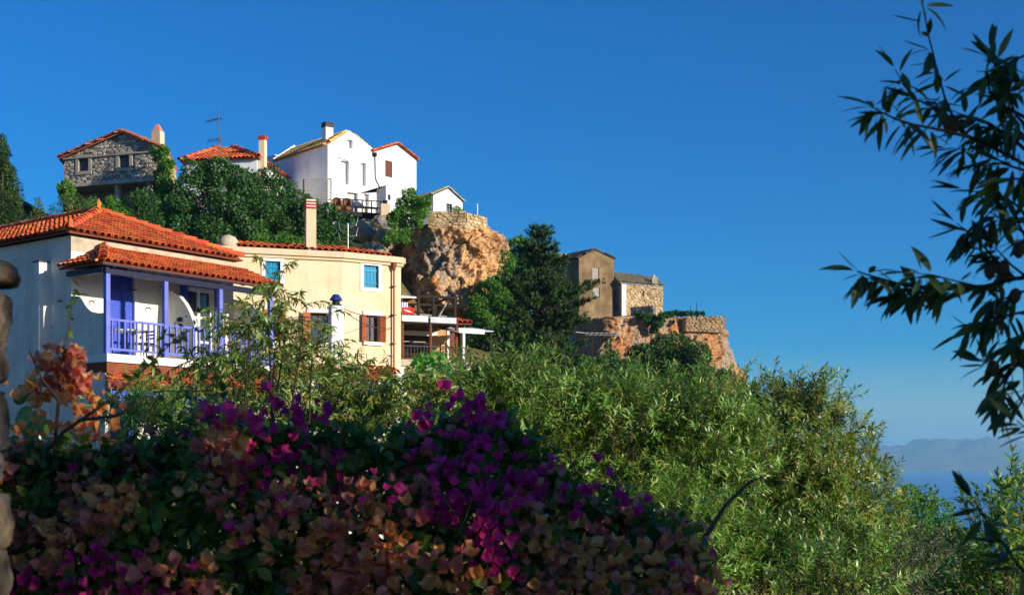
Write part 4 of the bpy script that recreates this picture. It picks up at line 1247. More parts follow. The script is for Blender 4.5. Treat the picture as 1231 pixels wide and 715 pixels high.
    # tables and chairs in the shade
    for k, (px, lab) in enumerate(((492, 'dark table on the shaded terrace beside the yellow house wall'), (508, 'dark table on the shaded terrace beside the brown post'), (534, 'dark table on the shaded terrace in front of the brown door'))):
        q = s(px)
        tb = thing('terrace_table', lab, 'table', tuple(W.pt(q, -1, zf)))
        wbox(MB(), W, q - .35, q + .35, -1.35, -.65, zf + .72, zf + .75).build('table_top', MT['wood_grey'], tb)
        for a_, b_ in ((-.3, -1.3), (.3, -1.3), (.3, -.7), (-.3, -.7)): MB().bar(W.pt(q + a_, b_, zf), W.pt(q + a_, b_, zf + .72), .04, .04, W.e3).build('leg', MT['wood_dark'], tb)
    cb = MB()
    k = thing('overhead_cable', 'thin dark cables strung from the lantern chimney to the taverna', 'cable', tuple(P(404, 376, 33)))
    for (y0, y1, sag) in ((371, 378, 5), (373, 391, 8)):
        a, b2 = P(412, y0, 33), P(481, y1, 47.8)
        pts = [a.lerp(b2, i / 10) - Vector((0, 0, sag / 30 * 4 * (i/10) * (1 - i/10))) for i in range(11)]
        MB().tube(pts, .011, 4).build('wire', MT['metal_dark'], k)
taverna()
# ------------------------------------------------------------------ stone house on the hill
def stone_house():
    R_ = PX(199, 70.0); n_ = Vector((-.3, -.954)); e_ = Vector((.954, -.3))
    k = (77 - CXP) / F
    L = (R_.x - k * R_.y) / (e_.x - k * e_.y)
    A = R_ - e_ * L
    W = Wall(A, R_); bkv = Vector((-.15, .988)) * 5.0; W2 = Wall(R_, R_ + bkv); W3 = Wall(R_ + bkv, A + bkv); W4 = Wall(A + bkv, A)
    zt = P(0, 180.5, 70).z; z0 = P(0, 214, 70).z
    base = 12.5
    t = thing('stone_house', 'grey rubble stone house with gable and two old bluish shutters', 'house', (A.x + 2.6, A.y + 2, base))
    sa = W.s(148.7); za = W.z(161.5, sa)
    o1 = W.rect(95, 190.5, 107, 206); o2 = W.rect(143.5, 187, 156, 202)
    top = lambda s_: (zt + (za - zt) * (s_ / sa if s_ < sa else (L - s_) / (L - sa)))
    m = MB(); sheet(m, W, [(0, z0), (L, z0), (L, zt), (sa, za), (0, zt)], [o1, o2], .2)
    sheet(m, W2, [(0, base), (W2.L, base), (W2.L, zt), (0, zt)])
    sheet(m, W3, [(0, base), (W3.L, base), (W3.L, zt), (W3.L - sa, za), (0, zt)]); sheet(m, W4, [(0, base), (W4.L, base), (W4.L, zt), (0, zt)])
    wall = m.build('wall', MT['mortar'], t)
    rs = random.Random(3)
    pad = .2
    ops = [(o[0] - pad, o[1] + pad, o[2] - pad, o[3] + pad) for o in (o1, o2)]
    st = rubble(W, .02, L - .02, z0, za, .25, MB(), top, ops, rs=rs); st.build('stone', MT['stone_grey'], wall, kind='stuff')
    rubble(W2, .02, W2.L, z0 - 1, zt, .25, MB(), rs=rs).build('stone', MT['stone_warm'], wall, kind='stuff')
    for o in (o1, o2): window(t, W, o, .18, 'boards', MT['wood_old'], MT['stone_trim'], .19, .07, n=4)
    # string course under the gable and slab under the upper floor
    wbox(MB(), W, 0, L, .05, .12, zt - .08, zt).build('string_course', MT['stone_grey'], t)
    wbox(MB(), W, -.1, L - .5, -1.3, .3, z0 - .18, z0 - .003).build('floor_slab', MT['stone_grey'], t)
    # recessed lower storey
    Wl = Wall(A - n_ * 1.3, R_ - n_ * 1.3)
    m = MB(); sheet(m, Wl, [(0, base), (L, base), (L, z0), (0, z0)]); m.build('lower_wall', MT['mortar'], t)
    rubble(Wl, .02, L, base, z0 - .2, .36, MB(), rs=rs).build('stone', MT['stone_grey'], t, kind='stuff')
    for s_ in (W.s(128), W.s(150)):
        wbox(MB(), Wl, s_ - .4, s_ + .4, .06, .1, base, z0 - .6).build('door', MT['wood_dark'], t)
    for s_ in (.15, L * .5, L - 1.2): wbox(MB(), W, s_, s_ + .25, -.3, -.05, base, z0 - .18).build('pier', MT['stone_grey'], t)
    # roof
    d = Vector((n_.x, n_.y, 0))
    el, er, ap = W.pt(-.25, .2, zt), W.pt(L + .1, .2, zt), W.pt(sa, .2, za + .1)
    b5 = Vector((bkv.x, bkv.y, 0)) * 1.06; bl, br, ab = el + b5, er + b5, ap + b5
    r = slope(t, [bl, el, ap, ab], .24, .36, MT['tile_old'], MT['tile_old'], single=False)
    slope(t, [er, br, ab, ap], .24, .36, MT['tile_old'], MT['tile_old'], single=False)
    for a_, b_ in ((el, ap), (er, ap)): caps(r, a_ + Vector((0, 0, .04)), b_ + Vector((0, 0, .04)), .24, .4, MT['tile_old'], 'verge_tile')
    # chimney
    s0, s1 = W.s(178.5), W.s(188.5); zb = W.z(176, s0)
    zc = W.z(156, s0)
    ch = wbox(MB(), W, s0, s1, -.75, -.3, zb - .4, zc).build('chimney', MT['plaster_trim'], t)
    m = MB(); b = W.pt((s0+s1)/2, -.52, zc)
    m.tube([b, b + Vector((0,0,.12)), b + Vector((0,0,.3)), b + Vector((0,0,.42))], [.28, .26, .15, .04], 4); m.build('chimney_cap', MT['tile_old'], ch)
    return W, L, zt, z0
SH = stone_house()

# small dark eaves of another house behind the cypress
def eaves_house():
    b = P(10, 262, 75)
    t = thing('dark_roofed_house', 'plain house with dark slab roof mostly behind the left cypress', 'house', b)
    A, B = PX(-60, 75), PX(21, 75.0)
    W = Wall(A, B); zt = P(0, 244, 75).z
    m = MB()
    ws = [W, Wall(B, B + Vector((0, 5))), Wall(B + Vector((0, 5)), A + Vector((0, 5))), Wall(A + Vector((0, 5)), A)]
    for w in ws: sheet(m, w, [(0, 12), (w.L, 12), (w.L, zt), (0, zt)])
    m.build('wall', MT['plaster_grey'], t)
    ap = P(-16, 217, 77.5)
    c = [W.pt(-.5, .4, zt - .1), W.pt(W.L + .7, .4, zt - .25), ws[1].pt(5.4, .7, zt - .25), ws[3].pt(-.4, .5, zt - .1)]
    m = MB()
    for i in range(4): m.prism([c[i], c[(i+1) % 4], ap], (0, 0, .12))
    m.build('roof', MT['slate_dark'], t)
eaves_house()

# ------------------------------------------------------------------ orange hip roof house behind the trees
def orange_roof_house():
    t = thing('hip_roof_house', 'white house with bright orange hip roof half hidden by trees', 'house', P(265, 235, 84))
    A, B = PX(221, 83.0), PX(309, 82.0)
    W = Wall(A, B); W2 = Wall(B, B + Vector((.9, 6))); W3 = Wall(B + Vector((.9, 6)), A + Vector((.9, 6))); W4 = Wall(A + Vector((.9, 6)), A)
    zt = P(0, 193, 82.5).z
    m = MB()
    for w in (W, W2, W3, W4): sheet(m, w, [(0, 14), (w.L, 14), (w.L, zt), (0, zt)])
    m.build('wall', MT['whitewash'], t)
    e = [W.pt(-.2, .25, zt), W.pt(W.L + .2, .25, zt), W2.pt(W2.L + .2, .2, zt), W3.pt(W3.L + .2, .2, zt)]
    ap = P(279.5, 178.5, 85.5); ap2 = ap + Vector((-.9, .1, 0))
    r = slope(t, [e[0], e[1], ap, ap2], .26, .4, MT['tile'], MT['tile_bed'], single=False)
    slope(t, [e[1], e[2], ap], .26, .4, MT['tile'], MT['tile_bed'], single=False)
    slope(t, [e[3], e[0], ap2], .26, .4, MT['tile'], MT['tile_bed'], single=False)
    slope(t, [e[2], e[3], ap2, ap], .26, .4, MT['tile'], MT['tile_bed'], single=False)
    caps(r, e[1] + Vector((0, 0, .05)), ap + Vector((0, 0, .07)), .34, .5, MT['tile']); caps(r, e[0] + Vector((0, 0, .05)), ap2 + Vector((0, 0, .07)), .34, .5, MT['tile'])
    s0, s1 = W.s(309.5), W.s(316.5)
    zc, zb = W.z(167, s0), W.z(196, s0)
    ch = wbox(MB(), W, s0, s1, -.6, -.2, zb - 2, zc).build('chimney', MT['plaster_yellow'], t)
    wbox(MB(), W, s0 - .04, s1 + .04, -.64, -.16, zc, zc + .27).build('chimney_cap', MT['red_brick'], ch)
    wbox(MB(), W, W.s(277.5), W.s(283), -.9, -.5, zt, W.z(186, 3)).build('roof_vent', MT['whitewash'], t)
    a = thing('tv_antenna', 'tall thin television antenna mast above the orange hip roof', 'antenna', P(262.5, 190, 81.5))
    b0, b1 = P(262.5, 190, 81.5), P(262.5, 130, 81.5)
    MB().tube([b0, b1], .035, 5).build('mast', MT['metal_dark'], a)
    m = MB()
    MB().tube([P(248, 146.5, 81.2), P(266.5, 142, 81.8)], .03, 5).build('boom', MT['metal_dark'], a)
    for k in range(5):
        q = P(250 + 3.4 * k, 146 - .8 * k, 81.3 + .1 * k)
        MB().tube([q - Vector((.12, .3, 0)), q + Vector((.12, .3, 0))], .012, 4).build('element', MT['metal_dark'], a)
    MB().tube([P(249, 170, 81.2), P(265, 167.5, 81.7)], .022, 5).build('boom', MT['metal_dark'], a)
    for k in range(4):
        q = P(250 + 3 * k, 170 - .5 * k, 81.3)
        MB().tube([q - Vector((.05, .1, .25 - .04 * k)), q + Vector((.05, .1, .25 - .04 * k))], .012, 4).build('element', MT['metal_dark'], a)
    c = P(264.6, 167.5, 81.5)
    MB().obox(c, (.1, 0, 0), (0, .08, 0), (0, 0, .13)).build('amplifier_box', MT['metal_grey'], a)
orange_roof_house()

# ------------------------------------------------------------------ the white house above the cliff
def white_house():
    A = PX(394, 85.0); B = PX(447, 87.0)
    W1 = Wall(A, B)
    C = PX(500.5, 90.4)
    Bs = B + W1.n * .25
    W2 = Wall(B, C)
    Lf = PX(330, 89.8)
    Wl = Wall(Lf, A)
    t = thing('white_house', 'bright whitewashed double house with tall narrow openings above the cliff', 'house', (A.x + 2, 87, 15.6))
    z0 = 15.2
    ze = W1.z(174.5, 0); zr = W1.z(178.5, W1.L); sa = W1.s(420); za = W1.z(157, sa)
    ops = [W1.rect(417.5, 168, 424, 178.5), W1.rect(410, 193.5, 419.5, 221.5), W1.rect(433.5, 196, 440, 223.5), W1.rect(417, 231.5, 430, 256), W1.rect(437.5, 233, 443.5, 251)]
    m = MB(); sheet(m, W1, [(0, z0), (W1.L, z0), (W1.L, zr), (sa, za), (0, ze)], ops, .3)
    sheet(m, Wl, [(0, z0), (Wl.L, z0), (Wl.L, ze), (0, ze)])
    bk = Vector((-.45, .9)) * 7.5
    Wb = Wall(B + bk, Lf + Vector((1.2, 1.8))); sheet(m, Wb, [(0, z0), (Wb.L, z0), (Wb.L, ze), (0, ze)])
    m.build('wall', MT['whitewash'], t)
    for o in ops: window(t, W1, o, .28, 'blank', MT['white_paint'])
    # raking line over the upper shutter
    MB().bar(W1.pt(W1.s(406), .06, W1.z(189.5, 1)), W1.pt(W1.s(419.5), .06, W1.z(192, 1)), .05, .05).build('awning_rail', MT['metal_grey'], t)
    # second gable, set to the right
    e2 = W2.z(183, 0); r2 = W2.z(193, W2.L); s2 = W2.s(477); a2 = W2.z(174, s2)
    ow = W2.rect(463, 193.5, 471.5, 213)
    m = MB(); sheet(m, W2, [(0, z0 + .5), (W2.L, z0 + .5), (W2.L, r2), (s2, a2), (0, e2)], [ow], .22)
    W2r = Wall(C, C + bk * .8); sheet(m, W2r, [(0, z0), (W2r.L, z0), (W2r.L, r2), (0, r2)])
    W2b = Wall(C + bk * .8, B + bk * .8); sheet(m, W2b, [(0, z0), (W2b.L, z0), (W2b.L, r2), (0, r2)])
    m.build('wall', MT['whitewash'], t)
    window(t, W2, ow, .12, 'boards', MT['wood_brown'], None, n=4)
    # roofs
    b3 = Vector((bk.x, bk.y, 0))
    lp = [W1.pt(-.1, -.12, ze + .02), Vector((Lf.x - .1, Lf.y, ze + .02))]
    apx = W1.pt(sa, -.12, za); apb = apx + (lp[1] - lp[0]) * 1.02
    slope(t, [lp[1], lp[0], apx, apb], .26, .42, MT['tile_ochre'], MT['tile_ochre'], single=False)
    rr = W1.pt(W1.L + .05, -.12, zr)
    slope(t, [rr, rr + (lp[1] - lp[0]), apb, apx], .26, .42, MT['tile_ochre'], MT['tile_ochre'], single=False)
    # white verge parapet at the far gable
    m = MB(); m.bar(lp[1] + Vector((0, 0, .1)), apb + Vector((0, 0, .16)), .22, .22); m.build('parapet', MT['whitewash'], t)
    q0, q1, q2 = W2.pt(-.05, .12, e2 + .02), W2.pt(W2.L + .1, .12, r2 + .02), W2.pt(s2, .12, a2 + .04)
    rf = slope(t, [q0 + b3 * .8, q0, q2, q2 + b3 * .8], .24, .38, MT['tile'], MT['tile_bed'], single=False)
    slope(t, [q1, q1 + b3 * .8, q2 + b3 * .8, q2], .24, .38, MT['tile'], MT['tile_bed'], single=False)
    caps(rf, q1 + Vector((0, 0, .03)), q2 + Vector((0, 0, .03)), .2, .4, MT['tile'], 'verge_tile'); caps(rf, q0 + Vector((0, 0, .03)), q2 + Vector((0, 0, .03)), .2, .4, MT['tile'], 'verge_tile')
    # chimney
    s0, s1 = Wl.s(388.5), Wl.s(393.5)
    b = P(393.8, 178, 86.5); zc = P(0, 154, 86.5).z
    ex = W1.e3 * .28; ey = W1.n3 * .28
    ch = MB().obox((b.x, b.y, (b.z + zc) / 2 - .3), ex, ey, (0, 0, (zc - b.z) / 2 + .3)).build('chimney', MT['whitewash'], t)
    MB().obox((b.x, b.y, zc + .17), ex * 1.12, ey * 1.12, (0, 0, .17)).build('chimney_cap', MT['slate_dark'], ch)
    # low wing at the far left
    D = PX(308, 91.5); Wd = Wall(D, Lf)
    m = MB(); zq = Wd.z(193, 0); sheet(m, Wd, [(0, z0 - 2), (Wd.L, z0 - 2), (Wd.L, zq), (0, zq)]); wbox(m, Wd, 0, Wd.L, -3, -.01, zq - .02, zq + .02)
    m.build('low_wing', MT['whitewash'], t)
    # low block with terrace door at the foot of the second gable
    E, G_ = PX(452.5, 84.6), PX(464, 83.2); H_ = PX(478, 84.6)
    Wa, Wc = Wall(E, G_), Wall(G_, H_)
    zb = Wa.z(224.5, 1); m = MB()
    for w in (Wa, Wc): sheet(m, w, [(0, z0), (w.L, z0), (w.L, zb), (0, zb)])
    m.poly([Wa.pt(0, 0, zb), Wa.pt(Wa.L, 0, zb), Wc.pt(Wc.L, 0, zb), Wc.pt(Wc.L, -3, zb), Wa.pt(0, -1.5, zb)])
    m.build('annex', MT['whitewash'], t)
    wbox(MB(), Wc, .25, .5, .003, .06, Wc.z(240, .3), Wc.z(234, .3)).build('lamp', MT['metal_dark'], t)
    # downpipe between the two gables
    MB().tube([W2.pt(.25, .06, W2.z(186, 0)), W2.pt(.3, .06, W2.z(214, 0)), W2.pt(.75, .06, W2.z(224, 0))], .035, 5).build('downpipe', MT['metal_grey'], t)
    MB().obox(W2.pt(.2, .08, W2.z(185.5, 0)), (.14, 0, 0), (0, .12, 0), (0, 0, .12)).build('rain_hopper', MT['metal_dark'], t)
    # timber terrace
    D0, D1 = PX(401, 81.5), PX(459, 82.5)
    Wt = Wall(D0, D1); zd = Wt.z(254, 1)
    tr = thing('timber_terrace', 'dark timber terrace on beams in front of the white house', 'terrace', tuple(Wt.pt(1.5, -1, zd - .6)))
    wbox(MB(), Wt, 0, Wt.L, -3.2, 0, zd - .1, zd).build('deck', MT['wood_dark'], tr)
    for k in range(4): wbox(MB(), Wt, .2 + k * .9, .35 + k * .9, -3.2, .25, zd - .3, zd - .1).build('joist', MT['wood_dark'], tr)
    MB().bar(Wt.pt(0, .02, zd - .2), Wt.pt(Wt.L, .02, zd - .2), .1, .2).build('fascia', MT['wood_dark'], tr)
    zrail = Wt.z(239.5, 1)
    for k in range(6):
        s_ = .05 + (Wt.L - .1) * k / 5
        MB().bar(Wt.pt(s_, -.06, zd), Wt.pt(s_, -.06, zrail), .07, .07, Wt.e3).build('post', MT['wood_dark'], tr)
    for zz in (zrail, zd + .35): MB().bar(Wt.pt(0, -.06, zz), Wt.pt(Wt.L, -.06, zz), .05, .06).build('rail', MT['wood_dark'], tr)
    for k, px in enumerate((407, 419)):
        c = thing('wicker_chair', 'round tan wicker armchair on the terrace, nearer the lattice screen' if k == 0 else 'round tan wicker armchair on the terrace, beside the white door', 'chair', tuple(Wt.pt(Wt.s(px), -.9, zd)))
        q = Wt.pt(Wt.s(px), -.9, zd)
        MB().tube([q, q + Vector((0, 0, .4)), q + Vector((0, 0, .42))], [.34, .38, .3], 12).build('seat', MT['wicker'], c)
        b_ = MB()
        for j in range(9):
            a0 = math.radians(20 + j * 16); a1 = math.radians(20 + (j + 1) * 16)
            h0 = .5 + .5 * math.sin(math.radians(20 + j * 16)); h1 = .5 + .5 * math.sin(math.radians(36 + j * 16))
            p0 = q + Vector((math.cos(a0), math.sin(a0), 0)) * .38; p1 = q + Vector((math.cos(a1), math.sin(a1), 0)) * .38
            b_.prism([p0 + Vector((0, 0, .38)), p1 + Vector((0, 0, .38)), p1 + Vector((0, 0, h1 + .1)), p0 + Vector((0, 0, h0 + .1))], (q - p0) * .15)
        b_.build('backrest', MT['wicker'], c)
    for k, (px, lab) in enumerate(((437, 'dark low table on the timber terrace'), (449, 'dark bench on the timber terrace beside the annex'))):
        s_ = Wt.s(px)
        c = thing(['low_table', 'bench'][k], lab, ['table', 'bench'][k], tuple(Wt.pt(s_, -.7, zd)))
        wbox(MB(), Wt, s_ - .4, s_ + .4, -.95, -.5, zd + .42, zd + .48).build('top', MT['wood_brown'], c)
        for a_ in (-.36, .36):
            for b_ in (-.92, -.53): MB().bar(Wt.pt(s_ + a_, b_, zd), Wt.pt(s_ + a_, b_, zd + .42), .05, .05, Wt.e3).build('leg', MT['wood_dark'], c)
    # planter pier at the end of the terrace
    p = thing('planter_pier', 'pale pink plastered pier with plant pot ending the terrace', 'pier', tuple(P(463, 262, 81.6)))
    b = P(463, 262, 81.6)
    MB().obox((b.x, b.y, b.z + .35), (.28, .05, 0), (-.05, .28, 0), (0, 0, .5)).build('pier', MT['plaster_trim'], p)
    MB().tube([(b.x, b.y, b.z + .85), (b.x, b.y, b.z + 1.1)], [.13, .18], 8).build('pot', MT['metal_dark'], p)
    # lattice screen
    L0, L1 = PX(363, 82.2), PX(398, 82.2)
    Wx = Wall(L0, L1); za_, zb_ = Wx.z(215, 0), Wx.z(240, 0)
    ls = thing('lattice_screen', 'grey brown diamond lattice screen beside the white house corner', 'screen', tuple(Wx.pt(.9, 0, zb_)))
    m = MB()
    for s_ in (0, Wx.L * .1, Wx.L): m.bar(Wx.pt(s_, 0, zb_ - .6), Wx.pt(s_, 0, za_), .07, .07, Wx.e3)
    for zz in (za_, zb_): m.bar(Wx.pt(0, 0, zz), Wx.pt(Wx.L, 0, zz), .06, .07)
    m.build('frame', MT['wood_grey'], ls)
    wbox(MB(), Wx, 0, Wx.L * .1, -.06, -.03, zb_, za_).build('panel', MT['wood_grey'], ls)
    H = za_ - zb_; s0 = Wx.L * .1
    n = 11
    for sg in (0, 1):
        for k in range(-n, n + 1):
            off = k * .17
            # slat from bottom to top at 45 degrees, clipped to the frame
            pts = [(s0 + off + (H * .0), zb_), (s0 + off + H, za_)] if sg == 0 else [(s0 + off + H, zb_), (s0 + off, za_)]
            (a_, za0), (b_, zb0) = pts
            def cl(a_, za0, b_, zb0):
                lo, hi = s0, Wx.L
                t0, t1 = 0.0, 1.0
                d = b_ - a_
                for lim, sgn in ((lo, 1), (hi, -1)):
                    fa, fb = (a_ - lim) * sgn, (b_ - lim) * sgn
                    if fa < 0 and fb < 0: return None
                    if fa < 0: t0 = max(t0, fa / (fa - fb))
                    if fb < 0: t1 = min(t1, fa / (fa - fb))
                if t1 - t0 < .03: return None
                return (a_ + d*t0, za0 + (zb0-za0)*t0, a_ + d*t1, za0 + (zb0-za0)*t1)
            r_ = cl(a_, za0, b_, zb0)
            if r_: MB().bar(Wx.pt(r_[0], .02 * (1 - 2 * sg), r_[1]), Wx.pt(r_[2], .02 * (1 - 2 * sg), r_[3]), .02, .05, Wx.n3).build('slat', MT['wood_grey'], ls)
white_house()

# ------------------------------------------------------------------ small white hut and the masonry above the cliff
def hut():
    A, B = PX(521, 83.0), PX(556, 84.2)
    W = Wall(A, B)
    t = thing('white_hut', 'small white gabled hut with dark window above the cliff edge', 'hut', (A.x + 1, 85, 13.4))
    ze = W.z(234.5, 0); sa = W.s(539); za = W.z(226.5, sa); zr = W.z(242.5, W.L)
    o = W.rect(536.5, 245, 543.5, 255)
    m = MB(); sheet(m, W, [(0, 13), (W.L, 13), (W.L, zr), (sa, za), (0, ze)], [o], .15)
    bk = Vector((-1.7, 2.6))
    Wl = Wall(A + bk, A); sheet(m, Wl, [(0, 13), (Wl.L, 13), (Wl.L, ze), (0, ze)])
    Wr = Wall(B, B + bk); sheet(m, Wr, [(0, 13), (Wr.L, 13), (Wr.L, zr), (0, zr)])
    m.build('wall', MT['whitewash'], t)
    window(t, W, o, .15, 'glass', MT['wood_dark'])
    b3 = Vector((bk.x, bk.y, 0))
    q0, q1, q2 = W.pt(-.12, .1, ze), W.pt(W.L + .1, .1, zr), W.pt(sa, .1, za + .05)
    slope(t, [q0 + b3, q0, q2, q2 + b3], .24, .36, MT['tile_grey'], MT['slate_dark'], single=False)
    slope(t, [q1, q1 + b3, q2 + b3, q2], .24, .36, MT['tile_grey'], MT['slate_dark'], single=False)
    s = thing('low_tiled_shed', 'low shed with orange tiles squeezed between ivy and white hut', 'shed', P(510, 256, 85))
    A2, B2 = PX(500, 84.5), PX(518, 84.0); V_ = Wall(A2, B2); zz = V_.z(239, 0)
    m = MB(); sheet(m, V_, [(0, 13), (V_.L, 13), (V_.L, zz), (0, zz)]); m.build('wall', MT['plaster_trim'], s)
    slope(s, [V_.pt(-.1, .1, zz), V_.pt(V_.L + .1, .1, zz), V_.pt(V_.L + .1, -1.4, zz + .5), V_.pt(-.1, -1.4, zz + .5)], .24, .36, MT['tile'], MT['tile_bed'], single=False)
    # masonry parapet
    C_, D_, E_ = PX(515, 76.9), PX(560, 76.7), PX(585, 78.2)
    w = thing('cliff_parapet', 'dry stone parapet wall built on top of the orange cliff', 'wall', tuple(P(550, 275, 77)))
    rs = random.Random(8); ms = MB(); bk_ = MB()
    for V_, y0, y1 in ((Wall(C_, D_), 255, 256.5), (Wall(D_, E_), 256.5, 260)):
        zt_ = V_.z(y0, 0); zb_ = V_.z(279, 0)
        wbox(bk_, V_, 0, V_.L, -.5, 0, zb_, zt_ - .05)
        rubble(V_, 0, V_.L, zb_, zt_ + .05, .26, ms, rs=rs, dmax=.1)
    bk_.build('core', MT['mortar_pale'], w); ms.build('stone', MT['stone_warm'], w, kind='stuff')
    MB().tube([P(574, 258, 77), P(574, 245, 77)], .02, 5).build('pole', MT['metal_grey'], w)
hut()

# ------------------------------------------------------------------ cliffs and boulders
def cliff_rows(rows, Y, b):
    out = []
    for (py, x0, x1) in rows:
        p0, p1 = P(x0, py, Y), P(x1, py, Y)
        out.append((p0.z, (p0.x + p1.x) / 2, Y + b, (p1.x - p0.x) / 2, b))
    return out
o = loft_rock(cliff_rows([(455, 485, 590), (420, 490, 582), (395, 488, 577), (372, 484, 578), (350, 480, 580), (330, 478, 590), (312, 474, 597), (296, 474, 600), (284, 476, 600), (272, 480, 590), (264, 484, 580)], 76.5, 4.0), 330, 230, .75, .55, 2, MT['cliff'], 'cliff', loc=tuple(P(535, 420, 78)), exp=3.6, rot=.25, crack=.75, fine=.3)
tag(o, 'overhanging orange limestone cliff below the dry stone parapet', 'cliff')
for i, (px, py, rx, ry, Y, lab) in enumerate(((437, 276, 17, 15, 78, 'pale cream boulder under the timber terrace'), (457, 268, 14, 12, 79, 'grey boulder under the planter pier'), (461, 287, 15, 13, 77.5, 'rounded grey boulder above the yellow house roof'), (448, 300, 16, 11, 76.5, 'cream boulder touching the tiled roof edge'), (478, 262, 10, 10, 80, 'small tan boulder beside the ivy'))):
    c = P(px, py, Y); a = rx / F * Y; h = ry / F * Y
    rows = [(c.z + h * math.sin(q), c.x, c.y + .5, max(.05, a * math.cos(q)), max(.05, a * .9 * math.cos(q))) for q in np.linspace(-1.5, 1.5, 9)]
    tag(loft_rock(rows, 44, 34, .2, .9, 20 + i, MT['boulder' if i not in (1, 2) else 'boulder'], 'boulder', loc=(c.x, c.y, c.z - h), exp=2.2, crack=.3), lab, 'boulder')

# ------------------------------------------------------------------ ruined brown house, stone house and cliff on the spur
MT['stone_ruin'] = surf('ruin_rubble', [S(126,98,72), S(160,132,98), S(138,118,92)], 1.2, 0.95, 0.5, 14, 0.03, rand=0.25)
def spur():
    A, B = PX(696, 124.0), PX(738, 126.0)
    W = Wall(A, B)
    t = thing('brown_house', 'tall abandoned brown plastered house with boarded windows', 'house', (A.x + 1, 127, 13))
    ze = W.z(310.5, 0); sa = W.s(715); za = W.z(300.5, sa); zr = W.z(311, W.L)
    o1 = W.rect(712, 321.5, 720, 335); o2 = W.rect(713, 345.5, 721, 358)
    m = MB(); sheet(m, W, [(0, 12.5), (W.L, 12.5), (W.L, zr), (sa, za), (0, ze)], [o1, o2], .18)
    bk = Vector((-3.9, 5.0))
    Wl = Wall(A + bk * .6, A); sheet(m, Wl, [(0, 12.5), (Wl.L, 12.5), (Wl.L, ze), (0, ze)])
    Wr = Wall(B, B + bk * .6); sheet(m, Wr, [(0, 12.5), (Wr.L, 12.5), (Wr.L, zr), (0, zr)])
    m.build('wall', MT['plaster_brown'], t)
    for o in (o1, o2): window(t, W, o, .12, 'boards', MT['wood_grey'], None, n=3)
    b3 = Vector((bk.x, bk.y, 0)) * .62
    q0, q1, q2 = W.pt(-.15, .12, ze), W.pt(W.L + .15, .12, zr), W.pt(sa, .12, za + .05)
    slope(t, [q0 + b3, q0, q2, q2 + b3], .3, .45, MT['slate_dark'], MT['slate_dark'], single=False)
    slope(t, [q1, q1 + b3, q2 + b3, q2], .3, .45, MT['slate_dark'], MT['slate_dark'], single=False)
    # pale neighbour behind the conifer
    n = thing('pale_ruin', 'pale ochre ruined wall seen between conifer and brown house', 'ruin', P(668, 372, 128))
    V_ = Wall(PX(640, 128), PX(679, 127.0)); zz = V_.z(306, 0)
    m = MB(); wbox(m, V_, 0, V_.L, -4, 0, 12, zz); m.build('wall', MT['plaster_cream'], n)
    rubble(V_, 0, V_.L, 12, zz, .5, MB(), rs=random.Random(4)).build('stone', MT['stone_warm'], n, kind='stuff')
    # stone house with slab roof
    s = thing('spur_stone_house', 'small warm rubble stone house with lichen grey slab roof', 'house', P(770, 378, 128))
    A2, B2 = PX(747, 125.5), PX(797, 127.0)
    W2 = Wall(A2, B2); zt = W2.z(340.5, 0); zt2 = W2.z(345, W2.L)
    m = MB(); sheet(m, W2, [(0, 12), (W2.L, 12), (W2.L, zt2), (0, zt)])
    K = PX(737.5, 128.2); W3 = Wall(K, A2); sheet(m, W3, [(0, 12), (W3.L, 12), (W3.L, zt), (0, zt)])
    W4 = Wall(B2, B2 + Vector((-2, 3.6))); sheet(m, W4, [(0, 12), (W4.L, 12), (W4.L, zt2), (0, zt2)])
    wl_ = m.build('wall', MT['mortar_pale'], s)
    rs = random.Random(5); ms = MB()
    rubble(W2, .0, W2.L, 12, zt, .3, ms, lambda q: zt + (zt2 - zt) * q / W2.L, rs=rs, dmax=.1); ms.build('stone', MT['stone_warm'], wl_, kind='stuff')
    rubble(W3, 0, W3.L - .1, 12, zt, .45, MB(), rs=rs).build('stone', MT['stone_grey'], wl_, kind='stuff')
    wbox(MB(), W2, -.02, .45, .08, .14, 12, zt - .1).build('quoin', MT['plaster_cream'], s)
    for px in (744,): wbox(MB(), W3, .25, .7, .1, .13, W3.z(372, .4), W3.z(350, .4)).build('doorway', MT['wood_dark'], s)
    for (px, py) in ((773, 352),): wbox(MB(), W2, W2.s(px) - .06, W2.s(px) + .06, .1, .13, W2.z(py + 3, 1), W2.z(py - 3, 1)).build('window_slit', MT['wood_dark'], s)
    up = Vector((-1.0, 2.4, 1.3))
    e0, e1 = W2.pt(-.2, .2, zt + .06), W2.pt(W2.L + .1, .2, zt2 + .06)
    ku = Vector((K.x, K.y, zt + .06))
    slope(s, [e0, e1, e1 + up * .9, e0 + up], .32, .4, MT['tile_grey'], MT['tile_grey'], single=False)
    slope(s, [ku, e0, e0 + up], .32, .4, MT['tile_grey'], MT['tile_grey'], single=False)
    cb = P(787, 342, 126.8); zc = P(0, 334, 126.8).z
    ch = MB().obox((cb.x, cb.y, (cb.z + zc) / 2 - .2), (.28, 0, 0), (0, .28, 0), (0, 0, (zc - cb.z) / 2 + .25)).build('chimney', MT['concrete'], s)
    MB().tube([(cb.x - .08, cb.y, zc), (cb.x - .08, cb.y, zc + .35)], [.16, .1], 6).build('chimney_pot', MT['concrete'], ch)
    # shaded yard wall
    y = thing('yard_wall', 'low grey yard wall in shade below the small stone house', 'wall', P(772, 380, 122))
    V_ = Wall(PX(758, 123), PX(786, 121.5)); m = MB(); wbox(m, V_, 0, V_.L, -.4, 0, V_.z(382, 0), V_.z(369.5, 0)); m.build('core', MT['mortar'], y)
